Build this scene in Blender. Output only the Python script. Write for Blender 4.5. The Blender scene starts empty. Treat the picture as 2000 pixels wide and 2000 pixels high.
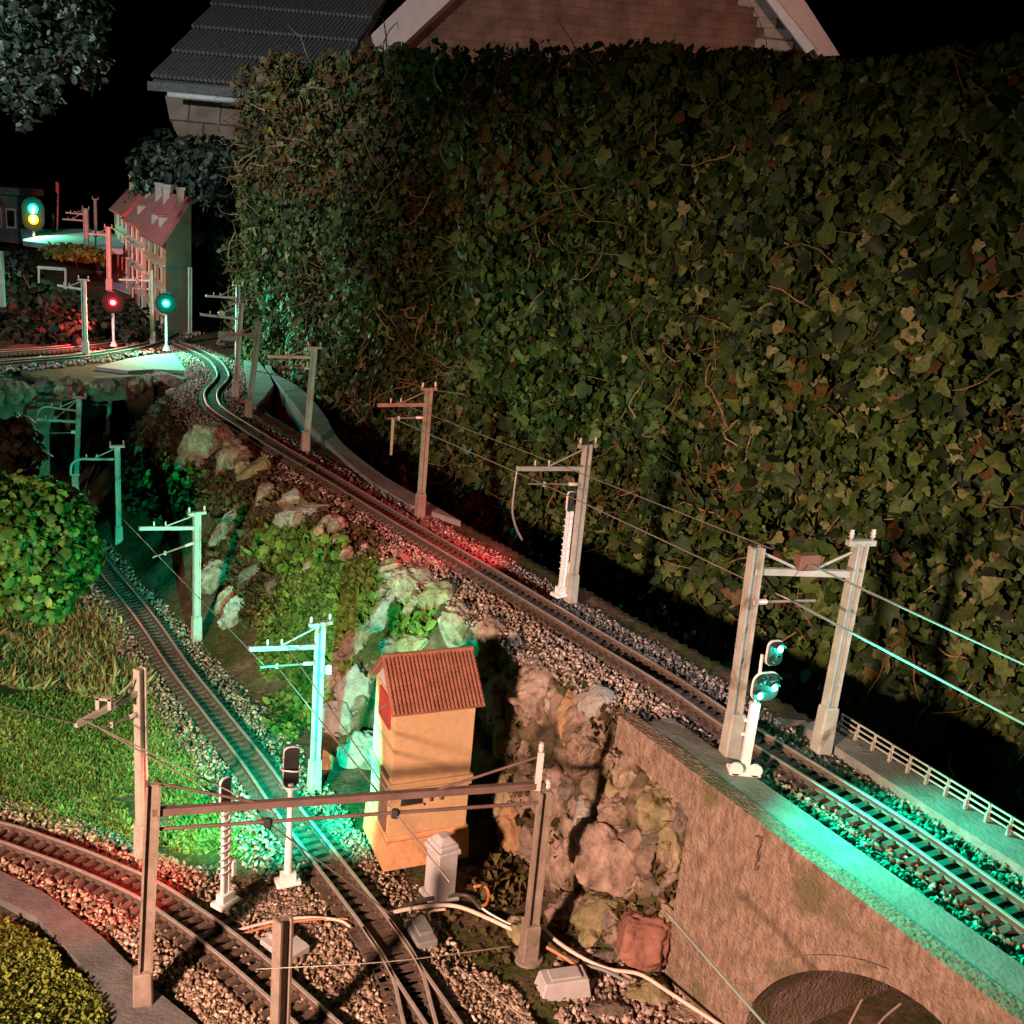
import bpy, math, random
import numpy as np
from mathutils import Vector, Matrix, noise as mnoise
random.seed(7); RNG = np.random.default_rng(7)
SC = bpy.context.scene; COL = SC.collection
# ------------------------------------------------------------------ camera (1 unit = 10 cm of garden railway)
FPX = 2050.0; PITCH = math.radians(16.6); ROLL = math.radians(5.3)
CAM = np.array([0, 0, 2.5])
_F = np.array([0, math.cos(PITCH), -math.sin(PITCH)]); _U0 = np.array([0, math.sin(PITCH), math.cos(PITCH)]); _X = np.array([1., 0, 0])
_R = math.cos(ROLL)*_X + math.sin(ROLL)*_U0; _U = -math.sin(ROLL)*_X + math.cos(ROLL)*_U0
cd = bpy.data.cameras.new("camera"); cam = bpy.data.objects.new("camera", cd); COL.objects.link(cam)
cd.sensor_width = 36; cd.lens = 36*FPX/2000; cd.clip_start = 0.05; cd.clip_end = 900
M = Matrix([[_R[i], _U[i], -_F[i], CAM[i]] for i in range(3)] + [[0, 0, 0, 1]]); cam.matrix_world = M
SC.camera = cam
# ------------------------------------------------------------------ night sky, exposure, lamps
w = bpy.data.worlds.new("World"); SC.world = w; w.use_nodes = True
nt = w.node_tree; bg = nt.nodes["Background"]
sky = nt.nodes.new("ShaderNodeTexSky"); sky.sky_type = 'NISHITA'; sky.sun_disc = False
sky.sun_elevation = math.radians(-4); sky.sun_rotation = math.radians(200)
nt.links.new(sky.outputs[0], bg.inputs[0]); bg.inputs[1].default_value = 0.012
SC.view_settings.view_transform = 'Standard'; SC.view_settings.look = 'None'
SC.view_settings.exposure = 0; SC.view_settings.gamma = 1
SC.cycles.use_denoising = True
SC.cycles.max_bounces = 5; SC.cycles.diffuse_bounces = 3; SC.cycles.glossy_bounces = 3
SC.cycles.sample_clamp_indirect = 3.0

def lamp(name, loc, target, power, color, size_deg, blend, radius):
    d = bpy.data.lights.new(name, 'SPOT'); d.energy = power; d.color = color
    d.spot_size = math.radians(size_deg); d.spot_blend = blend; d.shadow_soft_size = radius
    o = bpy.data.objects.new(name, d); COL.objects.link(o); o.location = loc
    o.rotation_euler = (Vector(target)-Vector(loc)).to_track_quat('-Z', 'Y').to_euler()
    return o
lamp("terrace_lamp", (-3.4, -1.7, 2.1), (0.0, 5.0, -2.3), 7000, (1.0, 0.62, 0.455), 84, 1.0, 0.24)
lamp("yard_lamp", (-9.5, 5.0, 5.8), (-4.6, 18.0, 2.4), 5200, (0.88, 0.95, 1.0), 60, 0.9, 0.25)
lamp("street_lamp", (4.5, 14.0, 7.6), (2.2, 24.0, 7.6), 1050, (1.0, 0.60, 0.46), 75, 0.9, 0.3)
lamp("porch_lamp", (4.4, 2.2, 2.8), (1.7, 4.85, 0.85), 1000, (0.92, 0.96, 1.0), 24, 0.9, 0.05)

# ------------------------------------------------------------------ picture measurements -> places
def ray(x, y): return _F + (x-1000)/FPX*_R - (y-1000)/FPX*_U
def P(x, y, z):
    d = ray(x, y); return CAM + (z-CAM[2])/d[2]*d
def D(x, y, dep): return CAM + dep*ray(x, y)
def depth(p): return float((np.array(p)-CAM) @ _F)
def proj(p):
    q = np.array(p)-CAM; z = q @ _F; return 1000+FPX*(q @ _R)/z, 1000-FPX*(q @ _U)/z
def hgt(b, ty):
    lo, hi = 0., 5.
    for _ in range(40):
        m = (lo+hi)/2
        if proj(b+np.array([0, 0, m]))[1] > ty: lo = m
        else: hi = m
    return m
def onplane(x, y, p0, n):
    d = ray(x, y); n = np.array(n, float); t = ((np.array(p0)-CAM) @ n)/(d @ n); return CAM + t*d
ZL = -1.05                                  # lower rail level
GZ = ZL-0.07                                # lower ground
def world(pts, z): return np.array([P(x, y, z) for x, y in pts])
def spline(pts, n):
    pts = np.array(pts, float); q = []
    pp = np.vstack([2*pts[0]-pts[1], pts, 2*pts[-1]-pts[-2]])
    L = np.linalg.norm(np.diff(pts, axis=0), axis=1); tot = L.sum()
    for i in range(len(pts)-1):
        a, b, c, d = pp[i:i+4]; k = max(2, int(n*L[i]/tot))
        for j in range(k):
            t = j/k; q.append(0.5*((2*b)+(-a+c)*t+(2*a-5*b+4*c-d)*t*t+(-a+3*b-3*c+d)*t**3))
    q.append(pts[-1]); return np.array(q)
UPX = [(2000,1788),(1760,1618),(1540,1480),(1414,1403),(1300,1326),(1107,1210),(962,1123),(803,1029),(640,930),(550,878),(490,841),(428,801),(413,780),(414,762),(431,743),(435,728),(420,705),(387,686),(340,668),(290,662)]
_u = world(UPX, 0.0); _u = np.vstack([_u[0]+1.6*(_u[0]-_u[1])/np.linalg.norm(_u[0]-_u[1]), _u])
UP = spline(_u, 260)
LOWPX = [(823,2010),(790,1890),(735,1805),(610,1644),(551,1567),(495,1487),(422,1394),(348,1300),(280,1202),(190,1090),(150,1025),(152,960),(178,895),(195,850)]
_l = world(LOWPX, ZL); _l = np.vstack([_l[0]+0.9*(_l[0]-_l[1])/np.linalg.norm(_l[0]-_l[1]), _l]); LOW = spline(_l, 200)
DIVPX = [(735,1805),(793,1894),(865,2000)]
_d = world(DIVPX, ZL); _d = np.vstack([_d, _d[-1]+0.8*(_d[-1]-_d[-2])/np.linalg.norm(_d[-1]-_d[-2])]); DIV = spline(_d, 40)
CURPX = [(-120,1600),(0,1625),(75,1650),(165,1683),(281,1735),(362,1786),(453,1853),(536,1923),(620,2000)]
_c = world(CURPX, ZL); _c = np.vstack([_c, _c[-1]+0.8*(_c[-1]-_c[-2])/np.linalg.norm(_c[-1]-_c[-2])]); CUR = spline(_c, 90)
FARPX = [(-150,728),(0,708),(150,695),(240,682),(300,668),(345,645),(372,640)]
FAR = spline(world(FARPX, 0.0), 60)
FAR2 = spline(world([(-150,700),(0,686),(120,678),(230,664),(290,640),(285,610),(250,585)], 0.0), 60)

def lateral(path, X, Y):
    """signed lateral distance (+ right of travel) and nearest index"""
    X = np.asarray(X, float); Y = np.asarray(Y, float); sh = X.shape; x = X.ravel(); y = Y.ravel()
    a = path[:-1, :2]; b = path[1:, :2]; e = b-a; L2 = (e**2).sum(1)+1e-12
    out = np.empty(len(x)); idx = np.empty(len(x), int)
    for s in range(0, len(x), 20000):
        px = x[s:s+20000, None]; py = y[s:s+20000, None]
        t = np.clip(((px-a[:, 0])*e[:, 0]+(py-a[:, 1])*e[:, 1])/L2, 0, 1)
        dx = px-(a[:, 0]+t*e[:, 0]); dy = py-(a[:, 1]+t*e[:, 1]); d2 = dx*dx+dy*dy
        k = d2.argmin(1); r = np.arange(len(k)); sg = e[k, 0]*dy[r, k]-e[k, 1]*dx[r, k]
        out[s:s+20000] = np.where(sg > 0, -1, 1)*np.sqrt(d2[r, k]); idx[s:s+20000] = k
    return out.reshape(sh), idx.reshape(sh)

def vnoise(X, Y, sc, seed=0.0):
    """cheap smooth value noise, vectorised"""
    x = np.asarray(X)*sc+seed*17.3; y = np.asarray(Y)*sc+seed*7.7
    xi = np.floor(x); yi = np.floor(y); fx = x-xi; fy = y-yi; fx = fx*fx*(3-2*fx); fy = fy*fy*(3-2*fy)
    def h(a, b):
        v = np.sin(a*127.1+b*311.7+seed*74.7)*43758.5453; return v-np.floor(v)
    return (h(xi, yi)*(1-fx)+h(xi+1, yi)*fx)*(1-fy)+(h(xi, yi+1)*(1-fx)+h(xi+1, yi+1)*fx)*fy*1.0 - 0.5
def sstep(a, b, x):
    t = np.clip((x-a)/(b-a), 0, 1); return t*t*(3-2*t)
FRONT = world([(-300,765),(0,742),(150,733),(250,728),(340,738),(385,752)], 0.0)
TUN = P(205, 800, -0.5)
WALL0 = P(1215, 1400, 0.0); WALL1 = P(2000, 2000, 0.0)
WD = (WALL1-WALL0); WD[2] = 0; WD /= np.linalg.norm(WD); WN = np.array([WD[1], -WD[0], 0.0])   # along bridge face, out of face
if WN @ (CAM-WALL0) < 0: WN = -WN
WEND = float((onplane(1347, 1580, WALL0, WN)-WALL0) @ WD)
def terr(X, Y):
    X = np.asarray(X, float); Y = np.asarray(Y, float)
    du, k = lateral(UP, X, Y); ny = UP[np.clip(k, 0, len(UP)-1), 1]
    low = GZ + 0.03*vnoise(X, Y, 1.3, 1) + 0.015*vnoise(X, Y, 5, 2)
    dl, _ = lateral(LOW, X, Y); dc, _ = lateral(CUR, X, Y)
    away = np.minimum(np.abs(dl), np.abs(dc))
    left = sstep(0.55, 1.6, -dl)
    low = low + left*sstep(0.5, 1.5, away)*(0.20+0.12*vnoise(X, Y, 1.1, 5))
    T = np.interp(ny, [4.6, 5.2, 6.0, 6.8, 8.0, 10.0, 12.0, 13.2], [0.32, 0.30, 0.36, 0.62, 1.0, 1.15, 1.1, 0.7])
    s = (-du-0.40)/T
    lump = 0.16*vnoise(X, Y, 2.2, 3)+0.09*vnoise(X, Y, 5.0, 4)
    a = 1-sstep(-0.02, 1.0, s+lump*sstep(0, .3, s)*sstep(1.3, .6, s))
    top = -0.075+0.012*vnoise(X, Y, 6, 6)
    z = low*(1-a)+top*a
    rr = sstep(0.60, 0.86, du); pit = -2.3+0.1*vnoise(X, Y, 2, 8)
    z = np.where(du > 0, top*(1-rr)+pit*rr, z)
    # bridge: no bank beyond the abutment
    wl = (X-WALL0[0])*WD[0]+(Y-WALL0[1])*WD[1]
    e = sstep(WEND-0.11, WEND-0.01, wl+0.05*vnoise(X*1.0, Y, 6, 3)); z = z*(1-e)+np.minimum(z, GZ-0.05)*e
    # far plateau
    yf = np.interp(X, FRONT[:, 0], FRONT[:, 1]); yf = np.where(X > FRONT[-1, 0], 14.55, yf)
    inside = sstep(-0.02, 0.14, Y-yf)
    notch = (X > TUN[0]-1.0) & (X < TUN[0]+0.50) & (Y < yf+2.6)
    inside = np.where(notch, 0, inside)
    plat = -0.075+np.clip(Y-17.5, 0, 12)*0.075+0.02*vnoise(X, Y, 2, 9)
    z = np.where(Y > 40, np.minimum(z, GZ), z)
    m = (inside > 0) & (Y < 34)
    z = np.where(m & ((du < 0.42) | (Y > 14.5)), z*(1-inside)+plat*inside, z)
    z = np.where(notch & (du < 0.3) & (Y > yf-1.2), GZ-0.02, z)
    return z
_TX = np.arange(-13.0, 4.0, 0.05); _TY = np.arange(2.0, 26.0, 0.05); _TZ = terr(*np.meshgrid(_TX, _TY))
def terrf(X, Y):
    """bilinear look-up of the terrain height"""
    fx = np.clip((np.asarray(X)-_TX[0])/0.05, 0, len(_TX)-1.001); fy = np.clip((np.asarray(Y)-_TY[0])/0.05, 0, len(_TY)-1.001); i = fx.astype(int); j = fy.astype(int); u = fx-i; v = fy-j
    return (_TZ[j, i]*(1-u)+_TZ[j, i+1]*u)*(1-v)+(_TZ[j+1, i]*(1-u)+_TZ[j+1, i+1]*u)*v
def hit(x, y, far=30.0):
    d = ray(x, y); t = np.linspace(2.2, far, 1400); p = CAM+t[:, None]*d
    below = p[:, 2] < terrf(p[:, 0], p[:, 1]); k = int(below.argmax()) if below.any() else len(t)-1
    return p[k]

# ------------------------------------------------------------------ mesh helpers
class MB:
    def __init__(s): s.V = []; s.Fc = []; s.mi = []; s.n = 0
    def add(s, V, F, m=0):
        V = np.asarray(V, float).reshape(-1, 3); s.V.append(V)
        for f in F: s.Fc.append([i+s.n for i in f]); s.mi.append(m)
        s.n += len(V); return s
    def box(s, c, sz, R=None, m=0, taper=1.0, bev=0.0):
        h = np.array(sz)/2.0
        if bev > 0:
            b = min(bev, min(h)*0.8); V = []; 
            for z, k in ((-h[2], b), (-h[2]+b, 0), (h[2]-b, 0), (h[2], b)):
                f = 1.0 if z < 0 else taper
                for sx, sy, ex, ey in ((-1,-1,0,1),(-1,-1,1,0),(1,-1,1,0),(1,-1,0,1),(1,1,0,1),(1,1,1,0),(-1,1,1,0),(-1,1,0,1)):
                    V.append([sx*(h[0]*f-k-ex*b), sy*(h[1]*f-k-ey*b), z])
            V = np.array(V); F = []
            for r in range(3):
                for i in range(8): j = (i+1) % 8; F.append([r*8+i, r*8+j, r*8+8+j, r*8+8+i])
            F.append(list(range(7, -1, -1))); F.append(list(range(24, 32)))
        else:
            V = np.array([[x*h[0]*(taper if z > 0 else 1), y*h[1]*(taper if z > 0 else 1), z*h[2]] for z in (-1, 1) for x, y in ((-1,-1),(1,-1),(1,1),(-1,1))])
            F = [[3,2,1,0],[4,5,6,7],[0,1,5,4],[1,2,6,5],[2,3,7,6],[3,0,4,7]]
        if R is not None: V = V @ np.array(R).T
        return s.add(V+np.array(c), F, m)
    def beam(s, p0, p1, wd, ht, m=0, up=(0, 0, 1)):
        p0 = np.array(p0, float); p1 = np.array(p1, float); d = p1-p0; L = np.linalg.norm(d); d /= L
        u = np.array(up, float); sd = np.cross(d, u)
        if np.linalg.norm(sd) < 1e-5: sd = np.cross(d, (0, 1, 0))
        sd /= np.linalg.norm(sd); u = np.cross(sd, d)
        return s.box((p0+p1)/2, (wd, L, ht), np.column_stack([sd, d, u]), m)
    def tube(s, pts, r, n=8, m=0, cap=True):
        pts = np.array(pts, float); N = len(pts); r = np.broadcast_to(r, (N,))
        T = np.gradient(pts, axis=0); T /= np.linalg.norm(T, axis=1)[:, None]+1e-12
        ref = np.array([0, 0, 1.]) if abs(T[0][2]) < 0.9 else np.array([1., 0, 0])
        a = np.cross(T[0], ref); a /= np.linalg.norm(a); V = []
        for i in range(N):
            a = a-T[i]*(a @ T[i]); a /= np.linalg.norm(a); b = np.cross(T[i], a)
            for k in range(n):
                t = 2*math.pi*k/n; V.append(pts[i]+r[i]*(math.cos(t)*a+math.sin(t)*b))
        F = [[i*n+k, i*n+(k+1) % n, (i+1)*n+(k+1) % n, (i+1)*n+k] for i in range(N-1) for k in range(n)]
        if cap: F += [list(range(n-1, -1, -1)), list(range((N-1)*n, N*n))]
        return s.add(V, F, m)
    def cyl(s, p0, p1, r0, r1=None, n=12, m=0): return s.tube([p0, p1], [r0, r0 if r1 is None else r1], n, m)
    def lathe(s, base, prof, n=14, m=0, axis=(0, 0, 1)):
        ax = np.array(axis, float); ax /= np.linalg.norm(ax)
        ref = np.array([1., 0, 0]) if abs(ax[0]) < .9 else np.array([0, 1., 0]); a = np.cross(ax, ref); a /= np.linalg.norm(a); b = np.cross(ax, a)
        V = [np.array(base)+z*ax+r*(math.cos(2*math.pi*k/n)*a+math.sin(2*math.pi*k/n)*b) for r, z in prof for k in range(n)]
        F = [[i*n+k, i*n+(k+1) % n, (i+1)*n+(k+1) % n, (i+1)*n+k] for i in range(len(prof)-1) for k in range(n)]
        F += [list(range(n-1, -1, -1)), list(range((len(prof)-1)*n, len(prof)*n))]
        return s.add(V, F, m)
    def prism(s, poly, off, m=0):
        """polygon (list of 3-D points) extruded by vector off"""
        A = np.array(poly, float); n = len(A); V = np.vstack([A, A+np.array(off)])
        F = [list(range(n-1, -1, -1)), list(range(n, 2*n))]+[[i, (i+1) % n, n+(i+1) % n, n+i] for i in range(n)]
        return s.add(V, F, m)
    def sweep(s, path, prof, m=0, mtop=None):
        """profile (lateral, z) swept along a level path"""
        path = np.array(path, float); T = np.gradient(path, axis=0); T[:, 2] = 0; T /= np.linalg.norm(T, axis=1)[:, None]
        S = np.column_stack([T[:, 1], -T[:, 0], np.zeros(len(T))]); n = len(prof)
        V = [path[i]+S[i]*a+np.array([0, 0, b]) for i in range(len(path)) for a, b in prof]
        F = [[i*n+k, (i+1)*n+k, (i+1)*n+(k+1) % n, i*n+(k+1) % n] for i in range(len(path)-1) for k in range(n)]
        F += [list(range(n)), list(range((len(path)-1)*n+n-1, (len(path)-1)*n-1, -1))]
        s.add(V, F, m)
        return s
    def build(s, name, mats, parent=None, smooth=False, attr=None):
        V = np.vstack(s.V)
        if parent is not None:
            q = parent
            off = np.zeros(3)
            while q is not None: off = off+np.array(q.location); q = q.parent
            V = V-off
        me = bpy.data.meshes.new(name); me.from_pydata(V.tolist(), [], s.Fc); me.update()
        if not isinstance(mats, (list, tuple)): mats = [mats]
        for mm in mats: me.materials.append(mm)
        if len(mats) > 1: me.polygons.foreach_set("material_index", s.mi)
        if smooth: me.polygons.foreach_set("use_smooth", [True]*len(me.polygons))
        if attr is not None:
            at = me.attributes.new("rnd", 'FLOAT', 'POINT'); at.data.foreach_set("value", np.asarray(attr, np.float32))
        o = bpy.data.objects.new(name, me); COL.objects.link(o); o.parent = parent
        return o
def tag(o, label=None, cat=None, group=None, kind=None):
    if label: o["label"] = label
    if cat: o["category"] = cat
    if group: o["group"] = group
    if kind: o["kind"] = kind
    return o
def thing(name, label, cat, loc, group=None):
    o = bpy.data.objects.new(name, None); COL.objects.link(o); o.location = [float(v) for v in loc]
    o.empty_display_size = 0.1
    return tag(o, label, cat, group)

def raw_mesh(name, V, polys_flat, starts, totals, mat, rnd=None, smooth=False, parent=None):
    me = bpy.data.meshes.new(name)
    me.vertices.add(len(V)); me.vertices.foreach_set("co", V.astype(np.float32).ravel())
    me.loops.add(len(polys_flat)); me.loops.foreach_set("vertex_index", polys_flat.astype(np.int32))
    me.polygons.add(len(starts)); me.polygons.foreach_set("loop_start", starts.astype(np.int32)); me.polygons.foreach_set("loop_total", totals.astype(np.int32))
    me.update(calc_edges=True); me.validate()
    mats = mat if isinstance(mat, (list, tuple)) else [mat]
    for mm in mats: me.materials.append(mm)
    if smooth: me.polygons.foreach_set("use_smooth", [True]*len(me.polygons))
    if rnd is not None:
        at = me.attributes.new("rnd", 'FLOAT', 'POINT'); at.data.foreach_set("value", rnd.astype(np.float32))
    o = bpy.data.objects.new(name, me); COL.objects.link(o); o.parent = parent
    if parent is not None:
        me.transform(Matrix.Translation(-parent.location))
    return o
def scatter(name, templates, pos, rot, scl, mat, rnd=None, smooth=False, parent=None):
    """many small pieces (leaves, stones) in one mesh; templates = [(V, tris)]"""
    pos = np.asarray(pos); N = len(pos); which = RNG.integers(0, len(templates), N)
    Vs = []; Fs = []; Rs = []; base = 0
    if rnd is None: rnd = RNG.random(N)
    for k, (TV, TF) in enumerate(templates):
        ids = np.where(which == k)[0]
        if not len(ids): continue
        TV = np.asarray(TV, float); TF = np.asarray(TF, int)
        sc_ = np.asarray(scl)[ids]; sc_ = sc_[:, None, None] if sc_.ndim == 1 else sc_[:, None, :]
        W = np.einsum('nij,vj->nvi', rot[ids], TV) if sc_.shape[-1] == 1 else np.einsum('nij,nvj->nvi', rot[ids], TV[None]*sc_)
        if sc_.shape[-1] == 1: W = W*sc_
        W = W+pos[ids][:, None, :]; nv = len(TV)
        Vs.append(W.reshape(-1, 3)); Fs.append((TF[None]+(np.arange(len(ids))*nv)[:, None, None]+base).reshape(-1, TF.shape[1]))
        Rs.append(np.repeat(np.asarray(rnd)[ids], nv)); base += len(ids)*nv
    V = np.vstack(Vs); F = np.vstack(Fs); R_ = np.concatenate(Rs); k = F.shape[1]
    return raw_mesh(name, V, F.ravel(), np.arange(len(F))*k, np.full(len(F), k), mat, R_, smooth, parent)
def rot_from(z, spin):
    """rotation matrices whose +Z is z (N,3), spun about it"""
    z = z/np.linalg.norm(z, axis=1)[:, None]; ref = np.where(np.abs(z[:, 2:3]) < .95, np.array([[0, 0, 1.]]), np.array([[1., 0, 0]]))
    x = np.cross(ref, z); x /= np.linalg.norm(x, axis=1)[:, None]; y = np.cross(z, x)
    c = np.cos(spin)[:, None]; s_ = np.sin(spin)[:, None]
    return np.stack([c*x+s_*y, -s_*x+c*y, z], axis=2)
def rand_rot(n):
    q = RNG.normal(size=(n, 4)); q /= np.linalg.norm(q, axis=1)[:, None]; w_, x, y, z = q.T
    return np.stack([np.stack([1-2*(y*y+z*z), 2*(x*y-z*w_), 2*(x*z+y*w_)], 1), np.stack([2*(x*y+z*w_), 1-2*(x*x+z*z), 2*(y*z-x*w_)], 1), np.stack([2*(x*z-y*w_), 2*(y*z+x*w_), 1-2*(x*x+y*y)], 1)], 1)

# ------------------------------------------------------------------ materials
def new_mat(name):
    m = bpy.data.materials.new(name); m.use_nodes = True; return m, m.node_tree, m.node_tree.nodes["Principled BSDF"]
def noisy(name, c1, c2, scale=8, rough=0.8, bump=0.3, bscale=None, metal=0.0, spec=0.3, detail=6, c3=None, dist=0.01, stain=None, stretch=None):
    m, t, b = new_mat(name); L = t.links
    tc = t.nodes.new("ShaderNodeTexCoord")
    n = t.nodes.new("ShaderNodeTexNoise"); n.inputs["Scale"].default_value = scale; n.inputs["Detail"].default_value = detail; n.inputs["Roughness"].default_value = 0.65
    if stretch:
        mp_ = t.nodes.new("ShaderNodeMapping"); mp_.inputs["Scale"].default_value = stretch; L.new(tc.outputs["Object"], mp_.inputs[0]); L.new(mp_.outputs[0], n.inputs["Vector"])
    else: L.new(tc.outputs["Object"], n.inputs["Vector"])
    r = t.nodes.new("ShaderNodeValToRGB"); e = r.color_ramp.elements
    e[0].position = 0.34; e[0].color = (*c1, 1); e[1].position = 0.66; e[1].color = (*c2, 1)
    if c3: q = e.new(0.5); q.color = (*c3, 1)
    L.new(n.outputs["Fac"], r.inputs["Fac"]); col = r.outputs["Color"]
    if stain:
        n3 = t.nodes.new("ShaderNodeTexNoise"); n3.inputs["Scale"].default_value = stain[1]; n3.inputs["Detail"].default_value = 5
        L.new(tc.outputs["Object"], n3.inputs["Vector"])
        r3 = t.nodes.new("ShaderNodeValToRGB"); r3.color_ramp.elements[0].position = stain[2]; r3.color_ramp.elements[1].position = stain[2]+0.12
        L.new(n3.outputs["Fac"], r3.inputs["Fac"])
        mx = t.nodes.new("ShaderNodeMixRGB"); mx.inputs[2].default_value = (*stain[0], 1); L.new(r3.outputs["Color"], mx.inputs[0]); L.new(col, mx.inputs[1]); col = mx.outputs[0]
    L.new(col, b.inputs["Base Color"])
    b.inputs["Roughness"].default_value = rough; b.inputs["Metallic"].default_value = metal; b.inputs["Specular IOR Level"].default_value = spec
    if bump > 0:
        n2 = t.nodes.new("ShaderNodeTexNoise"); n2.inputs["Scale"].default_value = bscale or scale*3; n2.inputs["Detail"].default_value = 8
        L.new(tc.outputs["Object"], n2.inputs["Vector"])
        bp = t.nodes.new("ShaderNodeBump"); bp.inputs["Strength"].default_value = bump; bp.inputs["Distance"].default_value = dist
        L.new(n2.outputs["Fac"], bp.inputs["Height"]); L.new(bp.outputs["Normal"], b.inputs["Normal"])
    return m
def ramped(name, stops, rough=0.6, spec=0.3, nscale=30, trans=0.0, bump=0.0, bscale=24):
    """colour by the per-piece value 'rnd' (each leaf or stone its own shade)"""
    m, t, b = new_mat(name); L = t.links
    a = t.nodes.new("ShaderNodeAttribute"); a.attribute_name = "rnd"
    r = t.nodes.new("ShaderNodeValToRGB"); e = r.color_ramp.elements
    e[0].position = stops[0][0]; e[0].color = (*stops[0][1], 1); e[1].position = stops[-1][0]; e[1].color = (*stops[-1][1], 1)
    for p, c in stops[1:-1]: q = e.new(p); q.color = (*c, 1)
    L.new(a.outputs["Fac"], r.inputs["Fac"])
    tc = t.nodes.new("ShaderNodeTexCoord"); n = t.nodes.new("ShaderNodeTexNoise"); n.inputs["Scale"].default_value = nscale; n.inputs["Detail"].default_value = 4
    L.new(tc.outputs["Object"], n.inputs["Vector"])
    mp = t.nodes.new("ShaderNodeMapRange"); mp.inputs[1].default_value = 0.3; mp.inputs[2].default_value = 0.7; mp.inputs[3].default_value = 0.6; mp.inputs[4].default_value = 1.25
    L.new(n.outputs["Fac"], mp.inputs[0])
    mx = t.nodes.new("ShaderNodeMixRGB"); mx.blend_type = 'MULTIPLY'; mx.inputs[0].default_value = 1
    L.new(r.outputs["Color"], mx.inputs[1]); L.new(mp.outputs[0], mx.inputs[2]); L.new(mx.outputs[0], b.inputs["Base Color"])
    b.inputs["Roughness"].default_value = rough; b.inputs["Specular IOR Level"].default_value = spec
    if bump > 0:
        nb = t.nodes.new('ShaderNodeTexNoise'); nb.inputs['Scale'].default_value = bscale; nb.inputs['Detail'].default_value = 9; nb.inputs['Roughness'].default_value = .7; L.new(tc.outputs['Object'], nb.inputs['Vector'])
        bp = t.nodes.new('ShaderNodeBump'); bp.inputs['Strength'].default_value = bump; bp.inputs['Distance'].default_value = .04; L.new(nb.outputs['Fac'], bp.inputs['Height']); L.new(bp.outputs['Normal'], b.inputs['Normal'])
    if trans > 0:
        out = t.nodes["Material Output"]; tr = t.nodes.new("ShaderNodeBsdfTranslucent"); ms = t.nodes.new("ShaderNodeMixShader"); ms.inputs[0].default_value = trans
        L.new(mx.outputs[0], tr.inputs["Color"]); L.new(b.outputs[0], ms.inputs[1]); L.new(tr.outputs[0], ms.inputs[2]); L.new(ms.outputs[0], out.inputs["Surface"])
    return m
def plain(name, c, rough=0.5, metal=0.0, spec=0.4): return noisy(name, tuple(x*0.88 for x in c), tuple(min(1, x*1.1) for x in c), 12, rough, 0.08, 60, metal, spec, dist=0.002)
def glow(name, c, s):
    m, t, b = new_mat(name); b.inputs["Base Color"].default_value = (*c, 1); b.inputs["Emission Color"].default_value = (*c, 1); b.inputs["Emission Strength"].default_value = s; return m
M_ = {}
M_['soil'] = None
M_['stone_wall'] = noisy("stone_wall", (0.14,0.098,0.072), (0.31,0.22,0.17), 26, 0.94, 1.0, 55, c3=(0.235,0.155,0.115), dist=0.03, detail=9, stretch=(1.1,1.1,.5), stain=((0.13,0.105,0.055), 3.2, 0.56))
M_['stone_dark'] = noisy("stone_dark", (0.10,0.085,0.06), (0.21,0.18,0.13), 7, 0.9, 0.6, 30, dist=0.02)
M_['deck'] = noisy("deck_concrete", (0.14,0.135,0.12), (0.22,0.21,0.19), 9, 0.85, 0.5, 50, dist=0.012)
M_['concrete'] = noisy("concrete", (0.13,0.13,0.125), (0.22,0.215,0.205), 6, 0.85, 0.3, 40)
M_['rail'] = noisy("rail_side", (0.10,0.065,0.05), (0.17,0.12,0.095), 20, 0.6, 0.1, 60, metal=0.4)
M_['railtop'] = noisy("rail_head", (0.40,0.345,0.315), (0.54,0.48,0.44), 25, 0.35, 0.05, 80, metal=0.45)
M_['sleeper'] = noisy("sleeper", (0.055,0.037,0.028), (0.13,0.085,0.064), 14, 0.8, 0.3, 60, dist=0.004)
M_['ballast'] = ramped("ballast_stone", [(0,(0.08,0.055,0.038)),(0.3,(0.20,0.138,0.098)),(0.7,(0.35,0.245,0.178)),(0.93,(0.46,0.33,0.245)),(1,(0.60,0.47,0.38))], 0.85, 0.25, 40)
M_['ballast_red'] = ramped("ballast_brown", [(0,(0.10,0.07,0.055)),(0.4,(0.27,0.19,0.15)),(0.8,(0.42,0.30,0.24)),(1,(0.55,0.42,0.36))], 0.85, 0.25, 40)
M_['mast'] = noisy("mast_paint", (0.28,0.265,0.225), (0.41,0.385,0.33), 9, 0.6, 0.3, 70, spec=0.3, dist=0.004, stain=((0.17,0.115,0.075), 7, .60))
M_['mast_brown'] = noisy("mast_weathered", (0.16,0.118,0.095), (0.27,0.205,0.165), 9, 0.65, 0.3, 70, dist=0.004, stain=((0.085,0.055,0.04), 7, .60))
M_['gantry'] = noisy("gantry_brown", (0.10,0.062,0.052), (0.16,0.10,0.085), 9, 0.6, 0.1, 70, dist=0.003)
M_['white'] = plain("signal_white", (0.72,0.70,0.69), 0.5)
M_['black'] = plain("signal_black", (0.03,0.03,0.031), 0.6, 0, .2)
M_['plate'] = plain('halo_plate_black', (0.010,0.010,0.0105), 0.9, 0, .05)
M_['greyplastic'] = noisy("grey_plastic", (0.34,0.31,0.31), (0.46,0.42,0.42), 10, 0.55, 0.15, 50, dist=0.003)
M_['wire'] = plain("wire_metal", (0.30,0.26,0.22), 0.45, 0.5)
M_['wiregreen'] = plain("wire_coated", (0.20,0.21,0.19), 0.5)
M_['ins'] = plain("insulator", (0.55,0.46,0.44), 0.35)
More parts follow.
